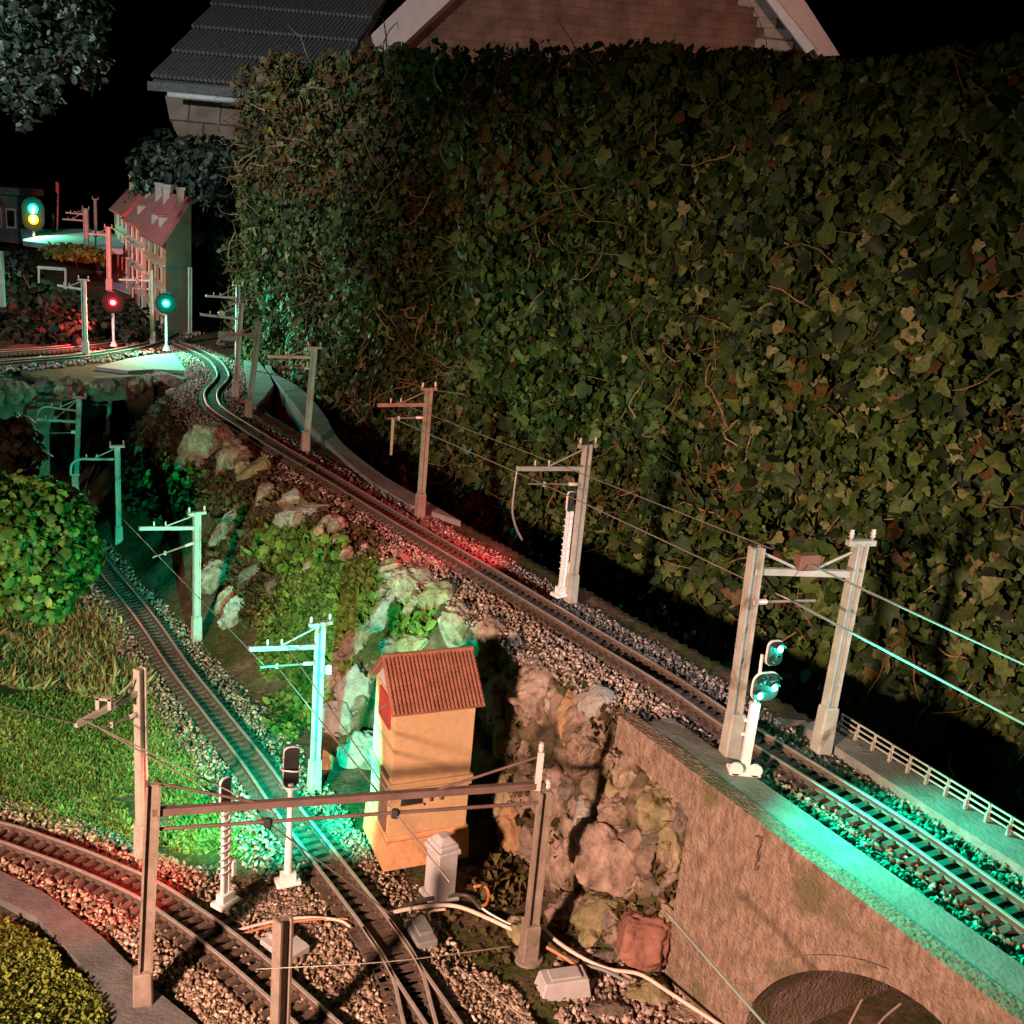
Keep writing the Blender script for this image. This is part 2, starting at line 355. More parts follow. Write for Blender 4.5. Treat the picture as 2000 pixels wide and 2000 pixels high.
M_['orange'] = noisy("orange_render", (0.43,0.265,0.142), (0.50,0.315,0.172), 26, 0.85, 0.3, 130, dist=0.005, stain=((0.36,0.20,0.10), 4.5, 0.60))
M_['orange_base'] = noisy("orange_plinth", (0.46,0.22,0.10), (0.60,0.31,0.15), 18, 0.85, 0.5, 60, dist=0.008)
M_['redpaint'] = plain("red_shutter", (0.36,0.035,0.04), 0.5)
M_['brown'] = plain("brown_door", (0.16,0.07,0.045), 0.6)
M_['glassdark'] = plain("dark_glass", (0.02,0.02,0.022), 0.15, 0, 0.5)
M_['grey_gable'] = plain("gable_grey", (0.40,0.36,0.36), 0.7)
M_['cable'] = plain("cable_pink", (0.62,0.46,0.40), 0.5)
M_['cable_orange'] = plain("cable_orange", (0.62,0.20,0.08), 0.5)
M_['cable_dark'] = plain("cable_dark", (0.06,0.05,0.045), 0.5)
def tile_mat(name, c1, c2, dirn=None):
    return noisy(name, c1, c2, 14, 0.75, 0.25, 60, dist=0.004)
M_['tile'] = tile_mat("roof_tile", (0.20,0.075,0.048), (0.33,0.13,0.085))
M_['tile_red'] = tile_mat("roof_red", (0.33,0.10,0.09), (0.46,0.17,0.15))
M_['tile_grey'] = tile_mat("roof_grey", (0.095,0.09,0.088), (0.19,0.185,0.18))
# terrain: soil, moss and needles mixed by noise
def terrain_mat():
    m, t, b = new_mat("garden_soil"); L = t.links; tc = t.nodes.new("ShaderNodeTexCoord")
    def nz(s, d=6):
        n = t.nodes.new("ShaderNodeTexNoise"); n.inputs["Scale"].default_value = s; n.inputs["Detail"].default_value = d; n.inputs["Roughness"].default_value = 0.7
        L.new(tc.outputs["Object"], n.inputs["Vector"]); return n.outputs["Fac"]
    def rp(f, st):
        r = t.nodes.new("ShaderNodeValToRGB"); e = r.color_ramp.elements
        e[0].position = st[0][0]; e[0].color = (*st[0][1], 1); e[1].position = st[-1][0]; e[1].color = (*st[-1][1], 1)
        for p_, c in st[1:-1]: q = e.new(p_); q.color = (*c, 1)
        L.new(f, r.inputs["Fac"]); return r.outputs["Color"]
    soil = rp(nz(9, 9), [(0.3,(0.045,0.03,0.02)),(0.5,(0.10,0.065,0.042)),(0.7,(0.19,0.125,0.085))])
    moss = rp(nz(22, 8), [(0.3,(0.02,0.026,0.01)),(0.55,(0.065,0.07,0.02)),(0.75,(0.13,0.12,0.04))])
    f = rp(nz(1.9, 5), [(0.44,(0,0,0)),(0.56,(1,1,1))])
    mx = t.nodes.new("ShaderNodeMixRGB"); L.new(f, mx.inputs[0]); L.new(soil, mx.inputs[1]); L.new(moss, mx.inputs[2]); L.new(mx.outputs[0], b.inputs["Base Color"])
    b.inputs["Roughness"].default_value = 0.95; b.inputs["Specular IOR Level"].default_value = 0.15
    bp = t.nodes.new("ShaderNodeBump"); bp.inputs["Strength"].default_value = 0.9; bp.inputs["Distance"].default_value = 0.03
    L.new(nz(28, 9), bp.inputs["Height"]); L.new(bp.outputs["Normal"], b.inputs["Normal"])
    return m
M_['soil'] = terrain_mat()
M_['pathsoil'] = noisy("bare_path", (0.085,0.080,0.080), (0.145,0.135,0.132), 7, 0.95, 0.6, 60, dist=0.01)

# ------------------------------------------------------------------ leaf and stone templates
def leaf_tpl(outline, fold=0.12, curl=0.15):
    """flat outline (x, y) with a raised fold along the midrib and a drooping tip; base at y = 0, +Z up"""
    o = np.array(outline, float); V = [[0, o[:, 1].mean()*0.9, fold]]
    for x, y in o: V.append([x, y, fold*(1-abs(x)*2.0)-curl*max(0, y)**2])
    n = len(o); F = [[0, 1+i, 1+(i+1) % n] for i in range(n)]
    return np.array(V), np.array(F)
IVY = [leaf_tpl([(0,0),(0.22,-0.14),(0.50,0.08),(0.34,0.34),(0.36,0.62),(0.12,0.66),(0,1.05),(-0.12,0.66),(-0.36,0.62),(-0.34,0.34),(-0.50,0.08),(-0.22,-0.14)], 0.10, 0.18),
       leaf_tpl([(0,0),(0.30,-0.08),(0.42,0.22),(0.24,0.42),(0.20,0.70),(0,0.98),(-0.2,0.70),(-0.24,0.42),(-0.42,0.22),(-0.30,-0.08)], 0.14, 0.28),
       leaf_tpl([(0,0),(0.26,-0.10),(0.46,0.20),(0.40,0.50),(0.16,0.78),(0,0.92),(-0.16,0.78),(-0.40,0.50),(-0.46,0.20),(-0.26,-0.10)], 0.06, 0.05)]
SMALL = [leaf_tpl([(0,0),(0.28,0.25),(0.26,0.65),(0,1.0),(-0.26,0.65),(-0.28,0.25)], 0.10, 0.2), leaf_tpl([(0,0),(0.34,0.3),(0.3,0.62),(0,0.85),(-0.3,0.62),(-0.34,0.3)], 0.05, 0.05)]
FRILL = [leaf_tpl([(0,0),(0.25,0.10),(0.30,0.30),(0.52,0.32),(0.42,0.55),(0.55,0.75),(0.30,0.82),(0.22,1.02),(0,0.92),(-0.2,1.05),(-0.32,0.80),(-0.55,0.72),(-0.42,0.5),(-0.5,0.3),(-0.28,0.28),(-0.25,0.1)], 0.16, 0.30),
         leaf_tpl([(0,0),(0.2,0.15),(0.45,0.25),(0.40,0.50),(0.52,0.68),(0.22,0.80),(0,1.0),(-0.24,0.82),(-0.5,0.66),(-0.40,0.48),(-0.45,0.22),(-0.2,0.12)], 0.22, 0.45)]
BLADE = [(np.array([[-.5,0,0],[.5,0,0],[-.38,0.05,0.5],[.38,0.05,0.5],[0,0.28,1.0]]), np.array([[0,1,3],[0,3,2],[2,3,4]])),
         (np.array([[-.5,0,0],[.5,0,0],[-.4,-0.02,0.45],[.4,0,0.5],[0.05,0.55,0.85]]), np.array([[0,1,3],[0,3,2],[2,3,4]]))]
_t = (1+5**.5)/2
ICO_V = np.array([[-1,_t,0],[1,_t,0],[-1,-_t,0],[1,-_t,0],[0,-1,_t],[0,1,_t],[0,-1,-_t],[0,1,-_t],[_t,0,-1],[_t,0,1],[-_t,0,-1],[-_t,0,1]])/math.sqrt(1+_t*_t)
ICO_F = np.array([[0,11,5],[0,5,1],[0,1,7],[0,7,10],[0,10,11],[1,5,9],[5,11,4],[11,10,2],[10,7,6],[7,1,8],[3,9,4],[3,4,2],[3,2,6],[3,6,8],[3,8,9],[4,9,5],[2,4,11],[6,2,10],[8,6,7],[9,8,1]])
STONES = [((ICO_V+RNG.uniform(-.34, .34, (12, 3)))*(1+RNG.uniform(-.3, .3, (12, 1)))*np.array([1.15, RNG.uniform(.55, .9), RNG.uniform(.4, .7)]), ICO_F) for _ in range(12)]

# ------------------------------------------------------------------ ground
def axis(lo, hi, st, out):
    a = list(np.arange(lo, hi, st)); g = st
    while a[-1] < out: g *= 1.35; a.append(a[-1]+g)
    g = st
    while a[0] > -out: g *= 1.35; a.insert(0, a[0]-g)
    return np.array(a)
gx = axis(-9.5, 3.4, 0.055, 200); gy = axis(2.2, 17.5, 0.055, 200)
GX, GY = np.meshgrid(gx, gy); GZv = terr(GX, GY)
nx, ny_ = len(gx), len(gy); ii = np.arange((ny_-1)*(nx-1)); rr_ = ii//(nx-1); cc_ = ii % (nx-1); a0 = rr_*nx+cc_
quads = np.column_stack([a0, a0+1, a0+nx+1, a0+nx])
g = raw_mesh("ground", np.column_stack([GX.ravel(), GY.ravel(), GZv.ravel()]), quads.ravel(), np.arange(len(quads))*4, np.full(len(quads), 4), M_['soil'], smooth=True)
tag(g, kind='structure')
# bare path beside the curve
def sheet(name, px, z, mat, th=0.02, kind='structure'):
    pts = world(px, z); mb = MB(); mb.prism(pts-np.array([0, 0, th]), (0, 0, th)); o = mb.build(name, mat); tag(o, kind=kind); return o
path_edge_in = [(-200,1640),(0,1700),(90,1745),(200,1830),(300,1930),(400,2010),(500,2100)]
path_edge_out = [(280,2100),(225,2010),(175,1900),(70,1790),(-20,1745),(-200,1700)]
sheet("path", path_edge_in+path_edge_out, GZ+0.045, M_['pathsoil'], 0.08)
# far grey-blue footpath and platform
def sheet_h(name, px, mat, lift=0.02, kind='structure'):
    pts = np.array([hit(x, y, 60) for x, y in px]); pts[:, 2] += lift; mb = MB(); mb.prism(pts-np.array([0, 0, 0.06]), (0, 0, 0.06)); return tag(mb.build(name, mat), kind=kind)
M_['farpath'] = noisy("far_path", (0.30,0.32,0.36), (0.42,0.45,0.50), 3, 0.9, 0.2, 20)
sheet_h("path", [(180,500),(228,496),(240,530),(262,565),(258,578),(215,562),(190,535)], M_['farpath'])
sheet_h("pavement", [(262,582),(300,590),(330,600),(325,612),(270,598)], M_['farpath'])

# ------------------------------------------------------------------ tracks
GAUGE = 0.142
def shift(path, off, dz=0.0):
    T = np.gradient(path, axis=0); T[:, 2] = 0; T /= np.linalg.norm(T, axis=1)[:, None]
    return path+np.column_stack([T[:, 1], -T[:, 0], np.zeros(len(T))])*off+np.array([0, 0, dz])
def resample(path, step):
    L = np.r_[0, np.cumsum(np.linalg.norm(np.diff(path, axis=0), axis=1))]; n = max(2, int(L[-1]/step)); q = np.linspace(0, L[-1], n)
    return np.column_stack([np.interp(q, L, path[:, i]) for i in range(3)])
RAILP = [(-0.014,-0.022),(0.014,-0.022),(0.005,-0.016),(0.005,-0.006),(0.010,-0.003),(0.010,0.006),(0.007,0.0085),(-0.007,0.0085),(-0.010,0.006),(-0.010,-0.003),(-0.005,-0.006),(-0.005,-0.016)]
def track(path, label, spacing=0.066, slen=0.27):
    path = resample(path, 0.05)
    t = thing("railway_track", label, "railway track", path[len(path)//2], "model railway tracks")
    for sgn in (-1, 1):
        mb = MB(); mb.sweep(shift(path, sgn*GAUGE/2), RAILP); n = len(RAILP)
        o = mb.build("rail", [M_['rail'], M_['railtop']], t)
        mi = [1 if (k % n) in (5, 6, 7) and k < (len(path)-1)*n else 0 for k in range(len(o.data.polygons))]
        o.data.polygons.foreach_set("material_index", mi)
    sp = resample(path, spacing); T = np.gradient(sp, axis=0); mb = MB()
    for p, d in zip(sp, T):
        d = d/np.linalg.norm(d); s_ = np.array([d[1], -d[0], 0])
        mb.box(p+np.array([0, 0, -0.036]), (slen, 0.034, 0.028), np.column_stack([s_, d, [0, 0, 1]]))
        for sg in (-1, 1):
            for e in (-1, 1): mb.box(p+s_*(sg*GAUGE/2+e*0.018)+np.array([0, 0, -0.02]), (0.014, 0.02, 0.012), np.column_stack([s_, d, [0, 0, 1]]))
    so = mb.build("sleepers", M_['sleeper'], t); so["kind"] = "stuff"
    return t
track(UP, "long brown railed main line on the high bank, from bridge to far bend")
track(LOW, "straight green-lit track on the lower level running past the orange tower")
track(DIV, "short diverging track leaving the points at the bottom of the photo")
track(CUR, "curved silver railed track on pink ballast beside the bare path")
track(FAR, "far track crossing on top of the arched wall under red light")
track(FAR2, "farthest curved siding behind the red signal")
# check rails of the points
for off, a, b in ((0.05, 6, 26), ):
    pass
def ballast(name, path, l, r, dens, size, mat, z0=-0.05, crown=0.0, ylo=0.0, yhi=99., bumpn=0.02, maxn=20000):
    path = resample(path, 0.03); path = path[(path[:, 1] > ylo) & (path[:, 1] < yhi)]
    L = 0.03*len(path); n = min(maxn, int(L*(r-l)*dens)); k = RNG.integers(0, len(path)-1, n); off = RNG.uniform(l, r, n)
    off += 0.07*vnoise(path[k, 0]*3, path[k, 1]*3, 2.0, 3)*np.abs(off)/max(abs(l), abs(r))*2
    T = np.gradient(path, axis=0)[k]; T /= np.linalg.norm(T, axis=1)[:, None]
    p = path[k]+np.column_stack([T[:, 1], -T[:, 0], 0*T[:, 0]])*off[:, None]+T*RNG.uniform(-.015, .015, n)[:, None]
    under = np.abs(np.abs(off)-GAUGE/2) < 0.02
    shoulder = np.clip((np.abs(off)-0.17)/0.25, 0, 1)
    p[:, 2] += z0-0.045*shoulder**1.5+RNG.uniform(-.008, bumpn, n)-0.014*(np.abs(off) < 0.15)-0.012*under
    sc = RNG.uniform(.55, 1.25, n)*size*np.where(under, .7, 1)
    o = scatter(name, STONES, p, rand_rot(n), sc, mat); tag(o, kind='stuff'); return o
ballast("ballast_gravel", UP, -0.46, 0.42, 3600, 0.0135, M_['ballast_red'], ylo=4.9, yhi=8.2)
ballast("ballast_gravel", UP, -0.44, 0.36, 1900, 0.0165, M_['ballast_red'], ylo=8.2, yhi=17)
ballast("ballast_gravel", UP, -0.24, 0.33, 3800, 0.015, M_['ballast'], ylo=1.0, yhi=4.9)
ballast("ballast_gravel", LOW, -0.34, 0.36, 3200, 0.0145, M_['ballast'], ylo=0, yhi=11)
ballast("ballast_gravel", DIV, -0.22, 0.5, 3400, 0.0145, M_['ballast'], z0=-0.052)
ballast("ballast_gravel", CUR, -0.36, 0.36, 4600, 0.0145, M_['ballast'])
ballast("ballast_gravel", FAR, -0.3, 0.3, 400, 0.03, M_['ballast_red'])
# loose gravel of the yard between the tracks
def gravel(name, px, z, n, size, mat):
    pts = world(px, z)[:, :2]; lo = pts.min(0); hi = pts.max(0); q = RNG.uniform(lo, hi, (n*3, 2)); ins = np.zeros(len(q), bool)
    for i in range(len(pts)):
        a = pts[i]; b = pts[i-1]; c = ((a[1] > q[:, 1]) != (b[1] > q[:, 1])) & (q[:, 0] < (b[0]-a[0])*(q[:, 1]-a[1])/(b[1]-a[1]+1e-12)+a[0]); ins ^= c
    q = q[ins][:n]; zt = np.maximum(terrf(q[:, 0], q[:, 1]), z-0.05)
    q, zt = q[zt < z+0.07], zt[zt < z+0.07]
    p = np.column_stack([q, zt+RNG.uniform(0, .02, len(q))]); return tag(scatter(name, STONES, p, rand_rot(len(q)), RNG.uniform(.5, 1.25, len(q))*size, mat), kind='stuff')
gravel("yard_gravel", [(470,1790),(560,1740),(640,1760),(730,1850),(800,2040),(640,2040),(560,1940)], GZ+0.03, 7000, 0.0145, M_['ballast'])
gravel("yard_gravel", [(840,1880),(960,1900),(1020,1940),(1080,2040),(900,2040)], GZ+0.03, 2500, 0.0145, M_['ballast'])
gravel("yard_gravel", [(340,1880),(420,1900),(560,2040),(420,2040)], GZ+0.05, 2500, 0.0145, M_['ballast'])
gravel("yard_gravel", [(640,1560),(715,1640),(740,1700),(690,1690),(630,1620)], GZ+0.03, 1700, 0.0145, M_['ballast'])
gravel("yard_gravel", [(440,1790),(540,1730),(640,1760),(560,1800)], GZ+0.01, 900, 0.017, M_['ballast_red'])
gravel("yard_gravel", [(1080,1860),(1500,1900),(1500,2040),(1100,2040)], GZ-0.03, 1700, 0.02, M_['ballast_red'])
# ------------------------------------------------------------------ stone bridge with arch
def W(x, y, off=0.0): return onplane(x, y, WALL0+WN*off, WN)
br = thing("stone_bridge", "grey-brown stone bridge with an arch carrying the green-lit track at the photo's lower right", "bridge", (1.5, 3.4, -1.2))
def wl_pt(s, z): p = WALL0+WD*s; return np.array([p[0], p[1], z])
arch_px = [(1470,1960),(1490,1937),(1517,1916),(1555,1901),(1597,1894),(1662,1898),(1735,1920),(1807,1963),(1850,2004)]
arch = [W(x, y) for x, y in arch_px]
asz = [(float(a), float(b)) for a, b in spline([((p-WALL0) @ WD, p[2], 0) for p in arch], 34)[:, :2]]
s_end = 4.4; zb = -2.6
asz = [(asz[0][0]-0.07, zb), (asz[0][0]-0.035, asz[0][1]-0.25)]+asz+[(asz[-1][0]+0.06, asz[-1][1]-0.3), (asz[-1][0]+0.08, zb)]
BW = 1.02; back = -WN*BW
poly = [wl_pt(WEND, -0.02), wl_pt(WEND, zb)]+[wl_pt(s, z) for s, z in asz]+[wl_pt(s_end, zb), wl_pt(s_end, -0.02)]
mb = MB()
n = len(poly); A = np.array(poly); Bk = A+back
# front face as strips over the arch (safe for the concave outline)
top = np.array([wl_pt(s, -0.02) for s, z in asz]); bot = np.array([wl_pt(s, z) for s, z in asz])
for off, flip in ((np.zeros(3), 0), (back, 1)):
    for a, b, c, d in [(wl_pt(WEND,-0.02), wl_pt(WEND,zb), bot[0], top[0])]+[(top[i], bot[i], bot[i+1], top[i+1]) for i in range(len(bot)-1)]+[(top[-1], bot[-1], wl_pt(s_end,zb), wl_pt(s_end,-0.02))]:
        q = [a+off, b+off, c+off, d+off]; mb.add(q[::-1] if flip else q, [[0,1,2,3]])
for i in range(n):
    j = (i+1) % n
    if i == n-1: continue
    mb.add([A[i], A[j], Bk[j], Bk[i]], [[3,2,1,0]])
mb.build("wall", M_['stone_wall'], br)
mb = MB(); ring = np.array(asz[2:-2]); tg = np.gradient(ring, axis=0); nr2 = np.column_stack([-tg[:,1], tg[:,0]]); nr2 /= np.linalg.norm(nr2, axis=1)[:, None]; nr2[nr2[:,1] < 0] *= -1
V = []; 
for (a, b), (c, d) in zip(ring, nr2): V += [wl_pt(a,b)+WN*.010, wl_pt(a+c*.06,b+d*.06)+WN*.010, wl_pt(a+c*.062,b+d*.062)-WN*.02, wl_pt(a,b)-WN*.02]
mb.add(V, [[i*4+k, i*4+(k+1)%4, i*4+4+(k+1)%4, i*4+4+k] for i in range(len(ring)-1) for k in range(4)])
mb.build("arch_ring", M_['stone_wall'], br)
mb = MB(); s0 = -0.02
mb.prism([wl_pt(s0, 0.004)+WN*0.01, wl_pt(s0, -0.17)+WN*0.01, wl_pt(s0+0.62, -0.19)+WN*0.01, wl_pt(s0+0.62, 0.004)+WN*0.01], -WN*0.09)
mb.prism([wl_pt(s0+0.623, 0.004)+WN*0.008, wl_pt(s0+0.623, -0.19)+WN*0.008, wl_pt(s_end, -0.16)+WN*0.008, wl_pt(s_end, 0.004)+WN*0.008], -WN*0.09)
mb.box(wl_pt(1.05, -0.13)+WN*0.02, (0.03, 0.03, 0.16), np.column_stack([WD, WN, [0,0,1]]))
mb.build("parapet_band", M_['stone_wall'], br)
mb = MB(); mb.prism([wl_pt(0.10, -0.016)-WN*0.071, wl_pt(s_end, -0.016)-WN*0.071, wl_pt(s_end, -0.016)-WN*0.30, wl_pt(0.10, -0.016)-WN*0.24], (0,0,0.016))
mb.build("walkway", M_['deck'], br)
mb = MB(); mb.prism([wl_pt(-0.1, -0.10)-WN*0.30, wl_pt(s_end, -0.10)-WN*0.30, wl_pt(s_end, -0.10)-WN*1.02, wl_pt(0.3, -0.10)-WN*1.02], (0,0,0.035)); mb.build("deck", M_['stone_dark'], br)
fw0, fw1 = P(1640,1425,0), P(2000,1650,0); fd = (fw1-fw0)/np.linalg.norm(fw1-fw0); fn = np.array([fd[1], -fd[0], 0]); 
if fn @ (CAM-fw0) < 0: fn = -fn
mb = MB(); e = fw0+fd*3.0; mb.prism([fw0-fn*0.03-fd*.12, e-fn*0.03, e+fn*0.16, fw0+fn*0.16-fd*.12], (0,0,-0.30)); mb.build("side_path", M_['deck'], br)
# pier post at left end of the deck: rough flat stones
# railing on the far side of the bridge
fe = thing("white_railing", "white two-bar post railing along the far edge of the stone bridge", "railing", fw0)
mb = None; PH = 0.092
for z in (0.088, 0.058, 0.028):
    mb = MB(); mb.beam(fw0+[0,0,z], e+[0,0,z], 0.006, 0.008); mb.build("rail_bar", M_['mast'], fe)
d_ = 0.0
while d_ < 3.0:
    p = fw0+fd*d_; mb = MB(); mb.box(p+[0,0,PH/2], (0.011, 0.011, PH)); mb.box(p+fn*0.012+[0,0,0.025], (0.008,0.014,0.05)); mb.build("post", M_['mast'], fe); d_ += 0.112

# ------------------------------------------------------------------ concrete ledge beside the high track, grey end board
outer_n = 7
outer = [(528,712),(537,728),(589,760),(630,805),(666,862),(744,925),(811,965),(900,1018),(1000,1078),(1100,1135),(1200,1196),(1300,1265),(1372,1318)]
inner = [(518,714),(537,742),(576,790),(604,827),(635,860),(692,912),(734,945),(800,985),(890,1040),(985,1095),(1085,1152),(1190,1215),(1290,1283),(1362,1332)]
op = spline(world(outer[:8], -0.03), 90); ip = spline(world(inner[:8], -0.03), 90); ip = ip[np.linspace(0, len(ip)-1, len(op)).astype(int)]
mb = MB(); k = len(op)
V = np.vstack([op, ip, op-[0,0,.22], ip-[0,0,.22]]); F = []
for i in range(k-1): F += [[i, i+1, k+i+1, k+i], [2*k+i+1, 2*k+i, 3*k+i, 3*k+i+1], [i+1, i, 2*k+i, 2*k+i+1], [k+i, k+i+1, 3*k+i+1, 3*k+i]]
F += [[0, k, 3*k, 2*k], [k-1, 3*k-1, 4*k-1, 2*k-1]]
mb.add(V, F); o = mb.build("concrete_ledge", M_['concrete']); tag(o, "thin curved grey concrete ledge between the high track and the dark ivy pit", "ledge")
mb = MB(); mb.prism(world([(476,703),(505,706),(527,733),(534,752),(516,776),(501,792),(488,790)], -0.03)-[0,0,.07], (0,0,0.07))
o = mb.build("grey_board", M_['concrete']); tag(o, "rounded pale grey board beside the high bend, left of the concrete ledge", "board")
mb = MB(); mb.prism(world([(186,716),(250,700),(292,693),(340,690),(352,706),(364,724),(300,721),(250,724)], -0.03)-[0,0,.06], (0,0,0.06))
o = mb.build("pale_slab", M_['deck']); tag(o, "pale triangular slab lit red and cyan in front of the far signals", "slab")

# ------------------------------------------------------------------ far arched retaining wall (left)
FW = thing("arched_wall", "low dark stone wall with a black round arch under the far crossing track", "wall", P(200, 800, -0.6))
pA, pB = P(-260, 765, 0.0), P(300, 733, 0.0); pB[2] = pA[2] = 0; wd = (pB-pA)/np.linalg.norm(pB-pA); wn = np.array([wd[1], -wd[0], 0]); 
if wn @ (CAM-pA) < 0: wn = -wn
pA = pA+wn*0.10
def fz(x, y): q = onplane(x, y, pA, wn); return (q-pA) @ wd, q[2]
def fp(s, z): q = pA+wd*s; return np.array([q[0], q[1], z])
ac = [fz(96,900), fz(96,835), fz(108,800), fz(136,772), fz(176,757), fz(212,753), fz(236,760), fz(254,782), fz(262,812), (fz(263,812)[0], -.6), fz(263.5,900)]
ac[0] = (ac[0][0], -1.4); ac[-1] = (ac[-1][0], -1.4)
mb = MB(); zt = -0.08; L_ = np.linalg.norm(P(300,733,0)-pA); s1 = fz(300, 745)[0]
strips = [((0, zt), (0, -1.4), ac[0], (ac[0][0], zt))]+[((ac[i][0], zt), ac[i], ac[i+1], (ac[i+1][0], zt)) for i in range(len(ac)-1) if ac[i+1][0] > ac[i][0]+1e-6]
strips += [((ac[-1][0], zt), ac[-1], (s1, -1.4), (s1, zt))]
for q in strips:
    f = [fp(*v) for v in q]; mb.add(f, [[0,1,2,3]]); mb.add([v-wn*0.14 for v in f], [[3,2,1,0]])
for i in range(len(ac)-1): mb.add([fp(*ac[i]), fp(*ac[i+1]), fp(*ac[i+1])-wn*0.14, fp(*ac[i])-wn*0.14], [[0,1,2,3],])
mb.build("wall", M_['stone_dark'], FW)
mb = MB(); mb.box((fp(s1/2, -0.055)), (s1, 0.20, 0.035), np.column_stack([wd, wn, [0,0,1]])); mb.build("coping", M_['stone_dark'], FW)
mb = MB(); t0, t1 = fz(170,760)[0], fz(275,760)[0]; mb.prism([fp(t0-.3, -0.12)-wn*0.02, fp(t1+.3, -0.12)-wn*0.02, fp(t1+.3, -0.12)-wn*3.0, fp(t0-.3, -0.12)-wn*3.0], (0,0,0.045)); mb.build("deck", M_['soil'], FW)
M_['tunnel_shade'] = noisy('tunnel_shade_stone', (0.006,0.006,0.005), (0.014,0.013,0.011), 6, .95, .5, 25)  # near-black colour stands in for the shade inside a deep tunnel
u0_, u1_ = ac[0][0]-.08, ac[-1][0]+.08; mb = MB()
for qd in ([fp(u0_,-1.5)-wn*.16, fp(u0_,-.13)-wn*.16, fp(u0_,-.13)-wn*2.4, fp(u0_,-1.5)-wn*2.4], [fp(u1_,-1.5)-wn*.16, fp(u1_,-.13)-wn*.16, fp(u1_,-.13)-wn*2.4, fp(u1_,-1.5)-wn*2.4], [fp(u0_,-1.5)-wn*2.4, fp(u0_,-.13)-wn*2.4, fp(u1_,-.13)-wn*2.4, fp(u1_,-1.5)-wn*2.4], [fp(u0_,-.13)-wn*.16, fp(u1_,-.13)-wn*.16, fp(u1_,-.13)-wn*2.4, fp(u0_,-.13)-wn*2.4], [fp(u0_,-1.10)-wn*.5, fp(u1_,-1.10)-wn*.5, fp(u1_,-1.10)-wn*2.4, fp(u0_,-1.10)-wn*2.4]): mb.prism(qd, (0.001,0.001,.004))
mb.build('tunnel_shade_box', M_['tunnel_shade'], FW)
mb = MB(); mb.box(fp(fz(218,735)[0], -0.10)+wn*.03, (0.5, 0.10, 0.28), np.column_stack([wd, wn, [0,0,1]])); mb.build("keystone_block", M_['stone_wall'], FW)

# ------------------------------------------------------------------ catenary masts
def arm_dir(base, path, sign=None):
    k = int(np.linalg.norm(path[:, :2]-base[None, :2], axis=1).argmin()); v = path[k]-base; v[2] = 0; return v/np.linalg.norm(v)
def armpt(base, d, x, y): n_ = np.array([-d[1], d[0], 0]); return onplane(x, y, base, n_)
def insul(mb, p, h=0.045, r=0.011): mb.lathe(p, [(r*.5,0),(r*.5,h*.25),(r,h*.3),(r*.6,h*.5),(r,h*.62),(r*.6,h*.8),(r*.8,h*.95),(r*.2,h)], 8)
def H_post(p0, p1, d, wd, mat, parent, name="post"):
    up = (p1-p0); L = np.linalg.norm(up); up = up/L; s_ = np.cross(up, d); s_ /= np.linalg.norm(s_); dd = np.cross(s_, up); R = np.column_stack([dd, s_, up]); c = (p0+p1)/2; mb = MB()
    mb.box(c+dd*wd*.42, (wd*.16, wd*.9, L), R); mb.box(c-dd*wd*.42, (wd*.16, wd*.9, L), R); mb.box(c, (wd*.67, wd*.3, L-0.004), R)
    return mb.build(name, mat, parent)
